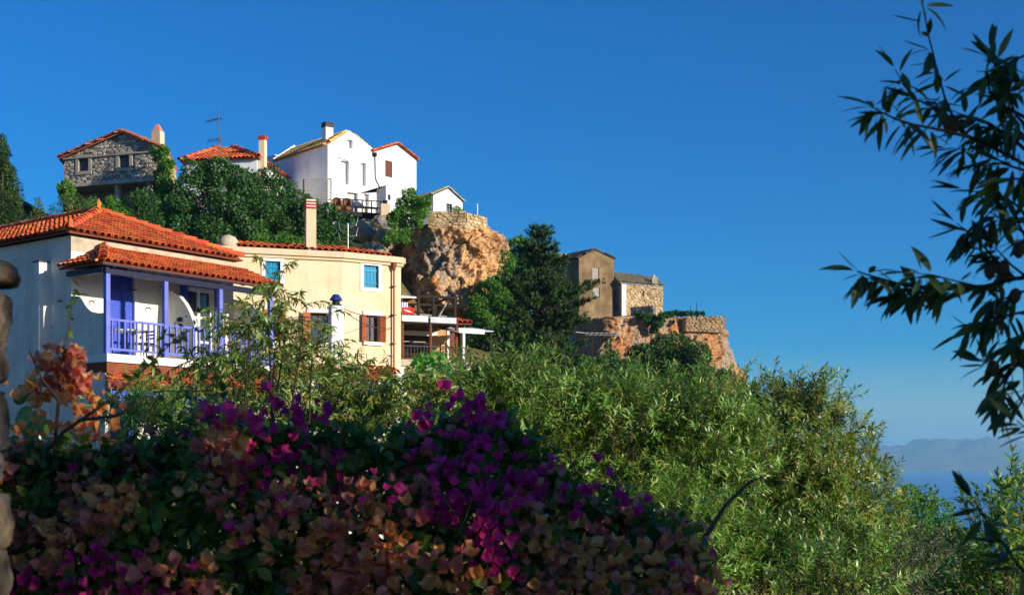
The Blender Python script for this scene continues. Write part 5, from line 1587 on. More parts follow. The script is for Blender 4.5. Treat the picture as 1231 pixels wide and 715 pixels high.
    rubble(V_, 0, V_.L, V_.z(382, 0), V_.z(369, 0), .4, MB(), rs=rs).build('stone', MT['stone_grey'], y, kind='stuff')
    # the cliff
    c = loft_rock(cliff_rows([(470, 690, 905), (445, 692, 892), (430, 694, 882), (415, 696, 877), (404, 698, 871), (393, 700, 868), (384, 703, 866), (378, 706, 864)], 117.5, 5.0), 420, 120, .5, .5, 5, MT['cliff_far'], 'spur_cliff', loc=tuple(P(790, 445, 120)), exp=6, crack=.6, fine=.3, rot=.3)
    tag(c, 'orange and grey streaked cliff under the abandoned houses', 'cliff')
    r = thing('ruined_wall', 'ruined masonry wall ending the cliff above the sea', 'wall', P(850, 400, 117))
    C_, D_, E_ = PX(824, 118.0), PX(869, 119.3), PX(870.5, 122.5)
    ms = MB(); bk_ = MB()
    for V_, zoff in ((Wall(C_, D_), 0), (Wall(D_, E_), 0)):
        zt_, zb_ = V_.z(377.5, 0), V_.z(398, 0)
        wbox(bk_, V_, 0, V_.L, -.8, 0, zb_, zt_ - .45)
        rubble(V_, 0, V_.L, zb_, zt_, .3, ms, top=lambda q: zt_ - .55 * abs(noise.noise(Vector((q * 1.1, 3, 1)))), rs=rs, dmax=.14)
    bk_.build('core', MT['mortar_pale'], r); ms.build('stone', MT['stone_ruin'], r, kind='stuff')
    # timber pergola platform against the cliff
    p = thing('timber_platform', 'weathered timber platform frame standing against the orange cliff', 'platform', P(722, 436, 112))
    Y = 113
    MB().bar(P(704, 401.5, Y), P(743, 402, Y), .2, .2).build('beam', MT['wood_grey'], p)
    MB().bar(P(704, 401, Y + 2.5), P(743, 401.5, Y + 2.5), .2, .2).build('beam', MT['wood_grey'], p)
    for px in (712, 734):
        MB().bar(P(px, 445, Y), P(px, 403, Y), .17, .17, (1, 0, 0)).build('post', MT['wood_dark'], p)
        MB().bar(P(px, 412, Y), P(px - 7, 403, Y), .1, .1).build('brace', MT['wood_dark'], p)
    for k in range(7):
        a = P(705 + 6 * k, 400.3, Y - .3); MB().bar(a, a + Vector((0, 3.2, 0)), .14, .1).build('joist', MT['wood_grey'], p)
    MB().bar(P(676, 397.5, Y), P(704, 400.5, Y), .5, .06).build('plank', MT['awning_stain'], p)
spur()
# two thin poles on the cliff top
for px, lab in ((830, 'thin bare pole on the spur cliff top, shorter of two'), (837.5, 'thin bare pole on the spur cliff top, taller of two')):
    b = P(px, 380, 118.5); h = 1.0 if px < 835 else 1.35
    tag(MB().tube([b, b + Vector((0, 0, h))], [.05, .03], 5).build('pole', MT['metal_dark'], loc=tuple(b)), lab, 'pole')
# ------------------------------------------------------------------ trees on the hill
def hill_tree(name, label, items, Y, dens, L, Wd, mat, r0=.18, seed=1, dz=3.0, cat='tree', group='trees on the village hill', **k):
    cl = pxc(items, Y, .8, seed)
    c = np.mean([np.array(c_[0]) for c_ in cl], 0)
    lowest = min(c_[0][2] - c_[1] for c_ in cl)
    base = (float(c[0]), float(c[1]) + .3, min(lowest - .3, max(gz(c[0], c[1]), lowest - dz)))
    k.setdefault('lump', .6)
    return leafy_tree(name, label, cat, base, cl, dens, L, Wd, mat, r0, seed=seed, group=group, **k)

hill_tree('cypress_tree', 'tall dark cypress rising beside the orange ridge, with pointed tip', [(2,166,3.5),(2,173,6),(3,183,9),(2,195,12),(3,208,15),(1,222,18),(3,236,20),(1,250,22),(2,264,23),(2,280,24)], 56, 6500, .15, .05, G['needle'], .1, 2, cat='tree', up=1.2, lump=.5)
hill_tree('pine_bush', 'slender light green conifer sapling between cypress and stone house', [(46,250,6),(46,260,9),(45,272,10),(47,242,4)], 57, 3000, .14, .035, G['needle_warm'], .08, 3, cat='bush', lump=.5)
hill_tree('pine_bush', 'feathery olive green bush left below the stone house', [(72,258,13),(88,246,12),(62,270,12),(98,256,14),(78,240,8),(110,248,10)], 60, 2400, .15, .04, G['needle_warm'], .1, 4, cat='bush', lump=.5)
hill_tree('laurel_bush', 'yellowish green bush under the stone house doors', [(120,252,12),(134,244,9),(130,262,14),(146,258,12),(112,266,12)], 61, 2200, .15, .07, G['ivy'], .1, 5, cat='bush')
hill_tree('laurel_bush', 'dark green bush under the ivy column of the stone house', [(165,255,16),(178,240,13),(160,272,16),(185,268,16),(168,236,9),(150,275,12)], 62, 2200, .16, .08, G['broad'], .12, 6, cat='bush')
hill_tree('broadleaf_tree', 'large dark fig tree with lumpy crown in front of the orange hip roof', [(262,205,17),(240,212,16),(284,212,15),(225,225,15),(262,228,22),(300,226,18),(216,245,16),(245,252,20),(280,250,22),(312,248,20),(225,270,18),(260,278,20),(300,276,22)], 68, 2100, .19, .11, G['broad_dark'], .25, 7)
hill_tree('broadleaf_tree', 'dark rounded tree between the fig tree and the lattice screen', [(322,214,13),(338,228,16),(330,250,20),(352,246,18),(370,252,16),(345,272,20),(318,280,16),(375,275,18)], 70, 2100, .18, .1, G['broad'], .22, 8)
hill_tree('broadleaf_tree', 'dark green tree behind the yellow house chimney, under the terrace', [(392,256,14),(404,270,14),(385,280,18),(408,286,12),(372,290,15),(398,292,15)], 70, 2100, .18, .1, G['broad_dark'], .2, 9)
hill_tree('shrub', 'light green shrub just above the yellow house roof edge', [(340,288,14),(356,294,10),(322,292,12),(310,290,10),(382,297,8)], 58, 2400, .15, .08, G['broad_light'], .06, 10, cat='bush')
hill_tree('climbing_ivy', 'bright green ivy mass spilling over the cliff beside the white house', [(492,236,8),(484,246,9),(500,244,9),(478,258,9),(490,256,10),(507,250,9),(512,242,7),(474,270,8),(484,270,9),(497,262,8),(472,281,6),(481,283,7),(508,258,6),(490,276,6),(496,230,4),(466,288,5),(475,290,6),(487,287,6),(503,268,6),(470,262,5)], 76.0, 3400, .13, .1, G['ivy'], .03, 11, dz=.1, stem=False, cat='ivy', group=None)
hill_tree('climbing_ivy', 'tiny ivy tuft at the foot of the white hut', [(549,252,4),(553,255,3.5),(545,255,3)], 79.5, 4000, .12, .08, G['ivy'], .03, 12, dz=.3, cat='ivy', group=None)
hill_tree('climbing_ivy', 'tall ivy column climbing the corner of the grey stone house', [(196,182,7),(192,190,8),(198,200,8),(196,212,9),(199,224,9),(196,236,10),(198,248,10),(195,262,11),(187,183,5),(206,196,5)], 68.9, 3000, .16, .12, G['ivy'], .08, 13, cat='ivy', group=None)
hill_tree('climbing_ivy', 'ivy clump hanging at the left end of the stone house slab', [(80,222,6),(73,226,5),(84,230,6),(76,233,6)], 70.2, 3000, .15, .1, G['ivy'], .06, 14, cat='ivy', group=None)
# beside the cliff
hill_tree('broadleaf_tree', 'bright green leafy tree growing against the right flank of the orange cliff', [(622,298,15),(608,312,14),(640,305,14),(600,330,14),(618,330,19),(642,328,16),(612,352,18),(632,352,20),(618,380,20),(650,345,14),(602,360,12)], 79.5, 2100, .2, .13, G['broad_light'], .22, 15)
hill_tree('broadleaf_tree', 'small bright green tree covering the cliff foot above the small tiled roof', [(582,350,13),(594,340,11),(574,366,12),(590,368,15),(604,358,12),(580,384,14),(600,382,14),(570,380,9)], 75.5, 2300, .19, .12, G['broad_light'], .12, 22)
hill_tree('broadleaf_tree', 'shaded dark green tree at the foot of the cliff below the bright one', [(570,395,16),(590,410,18),(615,408,20),(640,400,18),(560,412,12),(605,425,16)], 66, 2200, .18, .1, G['broad'], .2, 16)
hill_tree('spur_bush', 'round dense green bush before the spur cliff', [(772,425,16),(795,418,16),(818,418,17),(840,428,16),(782,440,18),(810,440,20),(835,446,18),(760,438,10)], 88, 2000, .2, .12, G['broad'], .12, 17, cat='bush', group=None)
hill_tree('spur_bush', 'dark green creeper hanging over the spur cliff edge', [(778,381,5),(784,384,6),(790,389,5),(796,380,4),(803,378,3.5),(808,377,3),(814,376.5,3),(820,377,2.6),(826,377,2.4),(832,377,2),(838,377,2.6),(845,377,2),(786,396,4),(772,379,4),(766,376,3),(795,386,3.5)], 116.6, 4500, .2, .13, G['broad_dark'], .06, 18, dz=.4, cat='creeper', group=None, stem=False)
hill_tree('spur_bush', 'dark bush between the conifer and the spur bush', [(735,440,14),(752,446,14),(720,446,15),(742,462,18),(705,440,14),(690,452,18),(715,465,20),(765,460,16)], 66, 2200, .2, .12, G['broad_dark'], .1, 19, cat='bush', group=None)

# the dark layered conifer
def conifer():
    Y = 66.0
    b = P(650, 450, Y); top = P(648, 274, Y)
    t = thing('conifer_tree', 'dark spreading cypress pine with ragged layered branches left of the brown house', 'tree', b)
    rs = random.Random(21); rng = np.random.default_rng(21)
    tr = MB(); H = top.z - b.z
    tr.tube([b - Vector((0, 0, 2)), b.lerp(top, .4) + Vector((.1, 0, 0)), b.lerp(top, .75), top], [.26, .2, .1, .02], 8)
    bases, dirs, lens = [], [], []
    # half width of the crown in px by height
    prof = [(268, 8), (282, 17), (288, 9), (297, 26), (305, 16), (316, 34), (325, 26), (345, 46), (365, 58), (385, 62), (405, 58), (425, 52), (445, 40)]
    for i in range(240):
        py = rs.uniform(268, 445)
        hw = np.interp(py, [p[0] for p in prof], [p[1] for p in prof]) / F * Y
        a = rs.uniform(0, 6.283)
        q = b.lerp(top, (445 - py) / (445 - 268) if py < 445 else 0)
        ln = hw * rs.uniform(.4, 1.2) * (1 + .35 * noise.noise(Vector((math.cos(a) * 1.5, math.sin(a) * 1.5, py * .06))))
        d = Vector((math.cos(a), math.sin(a), rs.uniform(.05, .45)))
        e = q + d * ln
        tr.tube([q, q.lerp(e, .5) - Vector((0, 0, .04 * ln)), e], [.05, .03, .01], 4, False)
        m = max(4, int(ln * 11))
        for k in range(m):
            f = rs.uniform(.25, 1.02)
            p = q.lerp(e, f)
            bases.append(p); s2 = Vector((rs.uniform(-1, 1), rs.uniform(-1, 1), rs.uniform(.0, .9)))
            dirs.append(d.normalized() * .8 + s2 * .8); lens.append(rs.uniform(.25, .55) * (1.1 - .4 * f))
    tr.build('trunk', MT['bark_dark'], t)
    (V, T), _ = shoots(np.array([tuple(p) for p in bases]), np.array([tuple(p) for p in dirs]), np.array(lens), 15, .16, .05, .05, rng, OVATE, .7, .1)
    np_mesh('crown', V, T, G['needle'], t, kind='stuff')
conifer()

# filling scrub on the slope between the gardens and the cliff
fill = [('slope_bush', 'green bush on the slope below the taverna wall', [(500,452,14),(520,446,12),(540,455,16),(515,465,16),(495,470,14)], 40, G['broad_light']),
        ('slope_bush', 'dark bush behind the young almonds, below the conifer', [(600,455,22),(640,450,22),(620,475,26),(670,470,24),(585,480,20)], 34, G['broad']),
        ('slope_bush', 'dark bush behind the young almonds, below the spur cliff', [(700,470,22),(740,475,24),(780,470,22),(720,495,26),(765,500,26)], 38, G['broad_dark']),
        ('slope_bush', 'green thicket below the round spur bush, behind the almonds', [(820,470,22),(860,460,18),(845,485,24),(800,490,22),(890,490,24),(920,510,24),(870,450,10)], 40, G['broad']),
        ('slope_bush', 'dark shaded thicket behind the low house', [(420,480,22),(460,475,22),(500,490,22),(380,490,22),(440,500,24),(340,495,22)], 26, G['broad_dark'])]
for i, (nm, lab, it, Y, m) in enumerate(fill):
    hill_tree(nm, lab, it, Y, 2600, .12, .06, m, .08, 40 + i, cat='bush', group='bushes on the slope')

# fresh green fig sapling by the taverna wall
hill_tree('fig_sapling', 'fresh green young fig tree below the taverna terrace', [(508,438,11),(524,433,10),(533,442,9),(498,448,11),(517,450,12),(536,452,8)], 30, 2200, .15, .11, G['fig'], .05, 60, cat='tree', group=None)

# ------------------------------------------------------------------ almond trees of the gardens below
def almond(name, label, Y, items, nsh, ln, L, Wd, per, mat, seed, up=.9, out=.5, droop=.12, hang=0.0, spread=.5, lean=1.0, inner=None, r0=.035, group='almond trees in the gardens', start=.12, curl=.3):
    rng = np.random.default_rng(seed)
    cl = pxc(items, Y, spread, seed)
    ctr = np.mean([np.array(c[0]) for c in cl], 0)
    base = (float(ctr[0]), float(ctr[1]), gz(ctr[0], ctr[1]))
    t = thing(name, label, 'tree', base, group)
    limb_mb(base, [c[0] for c in cl], r0, seed=seed).build('trunk', MT['bark_dark'], t)
    w = np.array([c[1] ** 2 for c in cl]); w /= w.sum()
    ci = rng.choice(len(cl), nsh, p=w)
    C = np.array([cl[i][0] for i in ci]); R = np.array([cl[i][1] for i in ci])
    d = rdir(nsh, rng)
    rr = R * rng.uniform(.15, .95, nsh)
    bases = C + d * rr[:, None]
    dirs = d * out + np.array([0, 0, up]) + rng.normal(size=(nsh, 3)) * .28
    lens = ln * rng.uniform(.55, 1.25, nsh)
    (V, T), (SV, ST) = shoots(bases, dirs, lens, per, L, Wd, droop, rng, LANCE, lean, curl, .0045, start, hang)
    np_mesh('crown', V, T, mat, t, kind='stuff')
    np_mesh('twig', SV, ST, MT['bark'], t, kind='stuff')
    if inner:
        V, T = blob_leaves([(c[0], c[1] * .95) for c in cl], inner, L * .8, Wd * .9, LANCE, .2, rng, .1)
        np_mesh('inner_leaves', V, T, G['almond'], t, kind='stuff')
    return t
# loose drooping almond in front of the balcony house
almond('almond_tree', 'loose almond tree with drooping yellow green leaves before the blue balcony', 9.5,
       [(330,340,14),(322,362,22),(345,382,24),(300,390,24),(278,412,26),(365,395,18),(330,420,30),(258,432,24),(235,450,22),(375,425,24)], 150, .3, .06, .0135, 20, G['almond_yellow'], 70, up=.3, out=.9, droop=.5, hang=.9, r0=.03)
almond('almond_tree', 'low dense almond tree with drooping leaves under the white lantern chimney', 10.5,
       [(380,440,30),(420,456,30),(460,470,26),(350,455,34),(310,462,38),(260,470,36),(400,485,40),(460,490,40),(340,500,40),(280,505,40),(510,480,34),(495,510,40),(430,520,40)], 520, .34, .068, .0145, 22, G['almond_yellow'], 71, up=.35, out=.8, droop=.4, hang=.7, inner=700, r0=.04)
almond('almond_tree', 'fine willowy sapling below the tiled lower porch roof', 12,
       [(150,500,22),(180,490,24),(205,500,20),(165,525,26),(200,530,26)], 120, .42, .11, .014, 20, G['almond'], 72, up=1.0, out=.4, droop=.35, hang=.4, r0=.04)
# upright young almonds in the middle
almond('almond_tree', 'young almond tree with upright pale shoots right of the taverna', 10.6,
       [(560,484,22),(590,480,24),(622,478,22),(600,500,32),(560,490,34),(640,480,34),(575,520,40),(625,525,42)], 420, .4, .062, .013, 28, G['almond'], 73, inner=700, spread=.4)
almond('almond_tree', 'young almond tree with upright shoots before the timber platform', 11.0,
       [(690,502,22),(715,494,18),(735,512,24),(680,490,36),(720,505,40),(665,525,40),(700,550,44),(760,510,36)], 460, .42, .062, .013, 28, G['almond'], 74, inner=700, spread=.4)
almond('almond_tree', 'broad almond tree below the round spur bush, with bright upright shoots', 11.3,
       [(790,500,26),(830,494,28),(870,498,28),(800,515,42),(850,520,44),(780,560,50),(840,575,54),(890,560,50),(760,600,50)], 700, .4, .062, .0135, 28, G['almond'], 75, inner=800, spread=.5)
almond('almond_tree', 'large spreading almond tree standing out against the sea and sky', 12.8,
       [(900,490,28),(935,492,28),(965,478,20),(985,500,26),(880,500,24),(930,520,40),(980,525,38),(1020,525,24),(900,570,46),(960,580,50),(1015,575,40),(1045,560,24),(1060,590,22),(990,630,54),(930,640,56),(1040,625,34)], 1000, .36, .07, .016, 26, G['almond_yellow'], 76, up=.6, out=.7, inner=900, spread=.6, hang=.1, r0=.05)
almond('almond_tree', 'low almond thicket at the foot of the slope behind the bougainvillea', 10.8,
       [(700,610,50),(760,650,54),(820,640,56),(880,660,60),(840,700,60),(920,700,60),(980,700,60),(660,580,46),(1040,690,50),(780,710,60)], 900, .38, .07, .016, 26, G['almond'], 77, inner=900, spread=.5)
# shrubs falling away to the sea
hill_tree('mastic_shrub', 'rounded green shrub on the slope just above the sea', [(1090,594,14),(1112,602,16),(1080,614,18),(1130,614,14),(1100,632,24),(1138,642,22),(1075,640,20),(1060,625,16),(1115,660,26),(1150,650,18),(1090,665,24)], 24, 7500, .09, .04, G['broad_light'], .06, 80, cat='bush', group='shrubs above the sea')
hill_tree('mastic_shrub', 'grey green scrubby shrub in shade under the large almond', [(1060,660,24),(1090,670,24),(1120,680,26),(1075,700,26),(1150,670,20),(1110,710,26),(1045,690,24),(1040,650,18),(1130,650,20),(1095,645,20)], 20, 8000, .08, .022, G['olive'], .05, 81, cat='bush', group='shrubs above the sea')
hill_tree('mastic_shrub', 'dark green shrub below the young sunlit almond at the right', [(1150,690,24),(1180,690,26),(1215,680,26),(1140,715,22),(1200,720,28),(1170,655,20),(1160,715,26)], 16, 7000, .08, .035, G['broad'], .05, 82, cat='bush', group='shrubs above the sea')
almond('almond_sapling', 'sunlit almond sapling at the right edge before the sea', 7.0,
       [(1215,600,26),(1200,640,34),(1230,640,34),(1170,665,30),(1210,690,40),(1250,690,40),(1165,700,30)], 120, .26, .055, .016, 20, G['almond'], 83, up=1.0, out=.5, inner=900, r0=.02, group=None, spread=.25)
almond('almond_sapling', 'fresh green sprouting bush low at the slope foot beside the shrubs', 9.0,
       [(985,690,26),(1010,705,26),(960,705,24)], 60, .28, .06, .014, 18, G['almond'], 84, up=1.1, out=.4, r0=.02, group=None, spread=.2)

# ------------------------------------------------------------------ near stone gatepost at the left edge
def near_wall():
    t = thing('stone_gatepost', 'rough grey rubble gatepost in the near left foreground', 'gatepost', (-1.52, 3.1, -1.72))
    z = -1.75; i = 0
    rs = random.Random(12)
    hs_ = [.2, .16, .22, .17, .2, .15, .19, .16, .18, .15, .1, .17, .10, .16, .06]
    ztop = P(0, 302, 3.0).z
    tot = sum(hs_); sc = (ztop - z) / tot
    for i, h in enumerate(hs_):
        h *= sc
        w = .36 + rs.uniform(-.012, .008)
        cx = -1.255 - .36 + rs.uniform(-.008, .006)
        cut = rs.uniform(.3, .7)
        for (lo, hi) in ((0, cut), (cut, 1)):
            ww_ = w * 2 * (hi - lo) / 2; cc = cx - w + w * (lo + hi)
            dz, dy = rs.uniform(-.008, .008), rs.uniform(-.02, .015)
            rows = [(z + dz + h * q, cc, 3.08 + dy, ww_ * f, .24 * f) for q, f in ((.0, .9), (.1, .97), (.5, 1.0), (.9, .97), (1.0, .91))]
            loft_rock(rows, 52, 16, .02, 5, 60 + i * 2 + (lo > 0), MT['wallstone'], 'stone', t, exp=4.5, crack=.3)
        z += h
    MB().obox((-1.62, 3.1, (-1.72 + ztop) / 2 - .05), (.3, 0, 0), (0, .17, 0), (0, 0, (ztop + 1.72) / 2 - .06)).build('core', MT['mortar'], t)
near_wall()

# prickly pear pads beside the gatepost
def cactus():
    b = P(35, 560, 5.2)
    t = thing('prickly_pear', 'prickly pear cactus pads beside the near gatepost', 'cactus', (b.x, b.y, -1.75))
    mt = leafmat('cactus_pad', [S(96,128,60), S(120,146,70)], .1, .5, .3)
    for (px, py, rx, ry, tilt) in ((25, 474, 9, 13, .3), (41, 476, 8, 15, -.2), (30, 505, 11, 18, .1), (45, 512, 9, 16, .5), (18, 540, 10, 18, -.1), (38, 545, 12, 22, .2), (30, 590, 14, 26, 0), (36, 640, 14, 28, 0)):
        c = P(px, py, 5.2); a = rx / F * 5.2; h = ry / F * 5.2
        m = MB(); ax = Vector((math.cos(tilt), .35, -math.sin(tilt))).normalized(); up = Vector((math.sin(tilt), .1, math.cos(tilt))).normalized(); nn = ax.cross(up)
        rings = []
        for k in range(7):
            q = -1.45 + 2.9 * k / 6
            r = math.cos(q); zc = math.sin(q)
            rings.append([c + up * (zc * h) + ax * (a * r * math.cos(w)) + nn * (.02 * r * math.sin(w)) for w in np.linspace(0, 6.283, 13)[:-1]])
        n0 = 12
        for k in range(7): m.v += [tuple(p) for p in rings[k]]
        for k in range(6):
            for j in range(n0):
                m.f.append((k*n0+j, k*n0+(j+1) % n0, (k+1)*n0+(j+1) % n0, (k+1)*n0+j))
        m.build('pad', mt, t, smooth=True)
cactus()

# ------------------------------------------------------------------ bougainvillea
BR = {}
BR['purple'] = leafmat('purple_bract', [S(170,34,98), S(192,44,116), S(204,60,130), S(180,36,104)], .45, .6, .2, (1, .8, 1), vein=True)
BR['magenta'] = leafmat('magenta_bract', [S(196,44,116), S(216,60,134), S(230,86,148), S(204,50,122)], .45, .6, .2, (1, .8, .9), vein=True)
BR['tan'] = leafmat('dried_tan_bract', [S(212,150,88), S(230,174,112), S(222,156,86), S(236,194,142)], .45, .7, .15, (1, .85, .6), vein=True)
BR['dusty'] = leafmat('faded_pink_bract', [S(190,108,88), S(208,130,108), S(220,152,130), S(198,116,86)], .45, .7, .15, (1, .8, .75), vein=True)
BRACT = (np.array([[0,0,0],[-.36,.2,.16],[0,.2,0],[.36,.2,.16],[-.5,.48,.24],[0,.5,.02],[.5,.48,.24],[-.3,.78,.2],[0,.8,.04],[.3,.78,.2],[0,1.05,.1]], float),
         np.array([[0,2,1],[0,3,2],[1,2,5],[1,5,4],[2,3,6],[2,6,5],[4,5,8],[4,8,7],[5,6,9],[5,9,8],[7,8,10],[8,9,10]]))
def flower_arrays(rng, size):
    D, Nn = [], []
    for k in range(3):
        a = k * 2.094 + rng.uniform(-.25, .25)
        o = rng.uniform(.7, 1.5)
        D.append((math.cos(a) * o, math.sin(a) * o, 1.0)); Nn.append((-math.cos(a), -math.sin(a), o))
    return leaf_arrays(np.zeros((3, 3)), np.array(D), np.array(Nn), size * rng.uniform(.85, 1.1, 3), size * rng.uniform(.7, .9, 3), BRACT, -.12)

def bougainvillea():
    rng = np.random.default_rng(90); rs = random.Random(90)
    t = thing('bougainvillea_bush', 'large bougainvillea bush with purple and dried tan bracts filling the foreground', 'bush', (-.9, 4.3, -1.75))
    prof = [(-260,560),(-60,545),(20,548),(70,560),(130,562),(150,566),(180,546),(205,550),(228,522),(245,520),(266,498),(285,510),(305,536),(335,540),(352,522),(375,530),(400,548),(430,540),(470,548),(500,540),(530,514),(550,518),(575,502),(600,518),(630,545),(665,580),(710,616),(760,614),(800,634),(828,672),(842,780)]
    YB = 4.25
    px_ = np.array([(p[0] - CXP) / F * YB for p in prof]); pz_ = np.array([(HZ - p[1]) / F * YB for p in prof])
    def front(x, z):
        top = np.interp(x, px_, pz_)
        q = np.clip((z + .75) / (top + .75), -1, 1)
        return YB - .72 * np.sqrt(np.maximum(0, 1 - np.abs(q) ** 2.2)) + .12 * noise.noise(Vector((x * 3, z * 3, 5))), top
    # arching stems
    st = MB()
    for i in range(150):
        x0 = rs.uniform(-2.3, .6); x1 = x0 + rs.uniform(-.5, .5); x1 = min(x1, .62)
        top = float(np.interp(x1, px_, pz_)); z1 = rs.uniform(-.6, top)
        yf, _ = front(x1, z1)
        a = Vector((x0 * .6 - .3, YB + .35 + rs.uniform(-.2, .3), -1.75)); b = Vector((x1, yf + rs.uniform(0, .15), z1))
        m = a.lerp(b, .55) + Vector((0, .15, .25))
        st.tube([a, m, b], [.014, .009, .003], 5, False)
    # stems rising at the left with dry bracts, the long diagonal one and the bare dead branch
    up1 = [P(62, 590, 4.3), P(68, 510, 4.3), P(73, 450, 4.3), P(80, 410, 4.3), P(88, 356, 4.3)]
    dg = [P(28, 575, 4.0), P(75, 520, 3.9), P(130, 482, 3.9), P(180, 438, 3.9), P(222, 396, 3.9)]
    dd_ = [P(800, 760, 4.1), P(828, 690, 4.1), P(848, 645, 4.15), P(872, 607, 4.2), P(900, 580, 4.25), P(922, 570, 4.3)]
    dd2 = [P(872, 607, 4.2), P(884, 590, 4.2), P(912, 560, 4.25)]
    st.tube(up1, [.008, .006, .005, .003, .0015], 6, False); st.tube(dg, [.008, .006, .005, .003, .0015], 6, False)
    st.tube(dd_, [.013, .011, .009, .007, .005, .002], 6, False)
    st.tube([P(70, 480, 4), P(50, 455, 3.95), P(35, 420, 3.95)], [.006, .004, .002], 5, False)
    st.tube([P(95, 505, 3.9), P(140, 500, 3.85), P(190, 470, 3.85), P(250, 470, 3.8)], [.006, .004, .003, .002], 5, False)
    for i in range(130):
        x0 = rs.uniform(-2.2, .6); tp = float(np.interp(x0, px_, pz_)); z0 = rs.uniform(-.7, tp - .05); y0, _ = front(x0, z0)
        a = Vector((x0, y0 + .06, z0)); b = a + Vector((rs.uniform(-.16, .16), rs.uniform(-.14, .02), rs.uniform(-.02, .2)))
        st.tube([a, a.lerp(b, .5) + Vector((0, -.01, .02)), b], [.0035, .0028, .0015], 4, False)
    st.build('stem', MT['bark'], t)
    # leaves through the volume, thickest near the surface
    n = 34000
    X = rng.uniform(-2.35, .66, n); top = np.interp(X, px_, pz_)
    Z = top - (top + 1.5) * rng.random(n) ** 1.4
    Yf = np.array([front(x, z)[0] for x, z in zip(X, Z)])
    Y = Yf + (rng.exponential(.3, n) - .01) + np.where(rng.random(n) < .35, rng.uniform(.3, 1.5, n), 0)
    p = np.stack([X, Y, Z], 1)
    d = unit(rng.normal(size=(n, 3)) + np.array([0, -.4, -.1])); nn = unit(rng.normal(size=(n, 3)) * .6 + np.array([0, -.5, .7]))
    l = .05 * rng.uniform(.6, 1.3, n)
    V, T = leaf_arrays(p, d, nn, l, l * .62, FOLD, .2)
    np_mesh('leaf', V, T, G['bougain_leaf'], t, kind='stuff')
    # loose fresh sprigs standing out of the top
    nb = 260
    bx = rng.uniform(-2.2, .6, nb); bz = np.interp(bx, px_, pz_) - .05
    by = np.array([front(x, z)[0] for x, z in zip(bx, bz)]) + .05
    (V, T), (SV, ST) = shoots(np.stack([bx, by, bz], 1), rng.normal(size=(nb, 3)) * .5 + np.array([0, -.2, .9]), rng.uniform(.06, .18, nb), 9, .042, .026, .1, rng, LANCE, 1.0, .2, .002)
    np_mesh('leaf', V, T, G['bougain_leaf'], t, kind='stuff'); np_mesh('twig', SV, ST, MT['bark_dark'], t, kind='stuff')
    # flower templates
    tmpl = {}
    for c in BR:
        tmpl[c] = []
        for k in range(3):
            V, T = flower_arrays(rng, .032 if c in ('purple', 'magenta') else .034)
            o = bpy.data.meshes.new('flower'); o.from_pydata([tuple(v) for v in V], [], [tuple(int(q) for q in f) for f in T]); o.polygons.foreach_set('use_smooth', [True] * len(o.polygons)); o.materials.append(BR[c])
            tmpl[c].append((o, V, T))
    spots = []
    def cluster(c, col, m, r):
        for _ in range(m):
            o = Vector((rs.gauss(0, r), rs.gauss(0, r * .7), rs.gauss(0, r)))
            ax = (o.normalized() * .8 + Vector((rs.gauss(0, .4), -.55 + rs.gauss(0, .4), rs.gauss(.1, .4)))).normalized()
            spots.append((c + o, ax, col))
    ncl = 680
    for i in range(ncl):
        x = rs.uniform(-2.2, .62); top = float(np.interp(x, px_, pz_))
        z = top - (top + .62) * rs.random() ** 1.15
        y, _ = front(x, z)
        c = Vector((x, y - rs.uniform(-.05, .06), z))
        f = noise.noise(Vector((x * 2.1, z * 2.6, 1.7))) + noise.noise(Vector((x * 5, z * 5, 8))) * .5
        if noise.noise(Vector((x * 4.2 + 9, z * 4.6, 3.3))) < -.38: continue
        high = (z - (-.42)) / (top + .42)
        pv = .36 + f * .85 + (high - .5) * .5 - max(0, x + .5) * .42
        r = rs.random()
        if pv > .45: col = 'purple' if r < .5 else 'magenta'
        elif pv > .3: col = ('purple', 'magenta', 'dusty', 'dusty')[int(r * 4)]
        elif pv > .1: col = 'dusty' if r < .72 else 'tan'
        else: col = 'tan' if r < .45 else 'dusty'
        cluster(c, col, rs.randint(4, 10), .032)
    # bright sprays standing clear on top
    for (px, py, col, m) in ((352,474,'purple',9),(372,478,'purple',7),(337,478,'purple',5),(556,470,'purple',9),(578,474,'purple',8),(535,482,'purple',7),(505,486,'purple',4),(268,478,'magenta',8),(290,490,'magenta',7),(250,486,'tan',6),(302,492,'magenta',5),(280,500,'tan',8),(720,555,'purple',5),(760,592,'purple',6),(455,575,'magenta',5),(280,628,'magenta',5),(690,586,'purple',4),(530,565,'magenta',5),(845,634,'magenta',1)):
        cluster(P(px, py + 18, 3.66), col, m, .024)
    # dry bracts on the rising stems
    for (px, py, m) in ((72,410,9),(82,420,10),(64,425,8),(76,436,10),(92,432,8),(60,442,7),(85,446,8),(70,452,8),(100,442,5),(112,470,6),(122,490,8),(130,505,7),(105,500,6),(60,480,6),(45,500,8),(35,515,7),(28,535,7),(90,515,8),(75,535,8),(120,525,8),(50,545,8),(20,455,3),(140,460,4),(108,455,5)):
        cluster(P(px, py + 14, 4.3), 'tan' if rs.random() < .6 else 'dusty', m + 2, .027)
    # the flowers nearest the viewer are pieces of their own, the rest joined by colour
    def seen(s_):
        c = s_[0]
        px = CXP + F * c.x / c.y; py = HZ - F * c.z / c.y
        return c.y if (-5 < px < 1240 and py < 720) else 99
    spots.sort(key=seen)
    rest = {c: [] for c in BR}
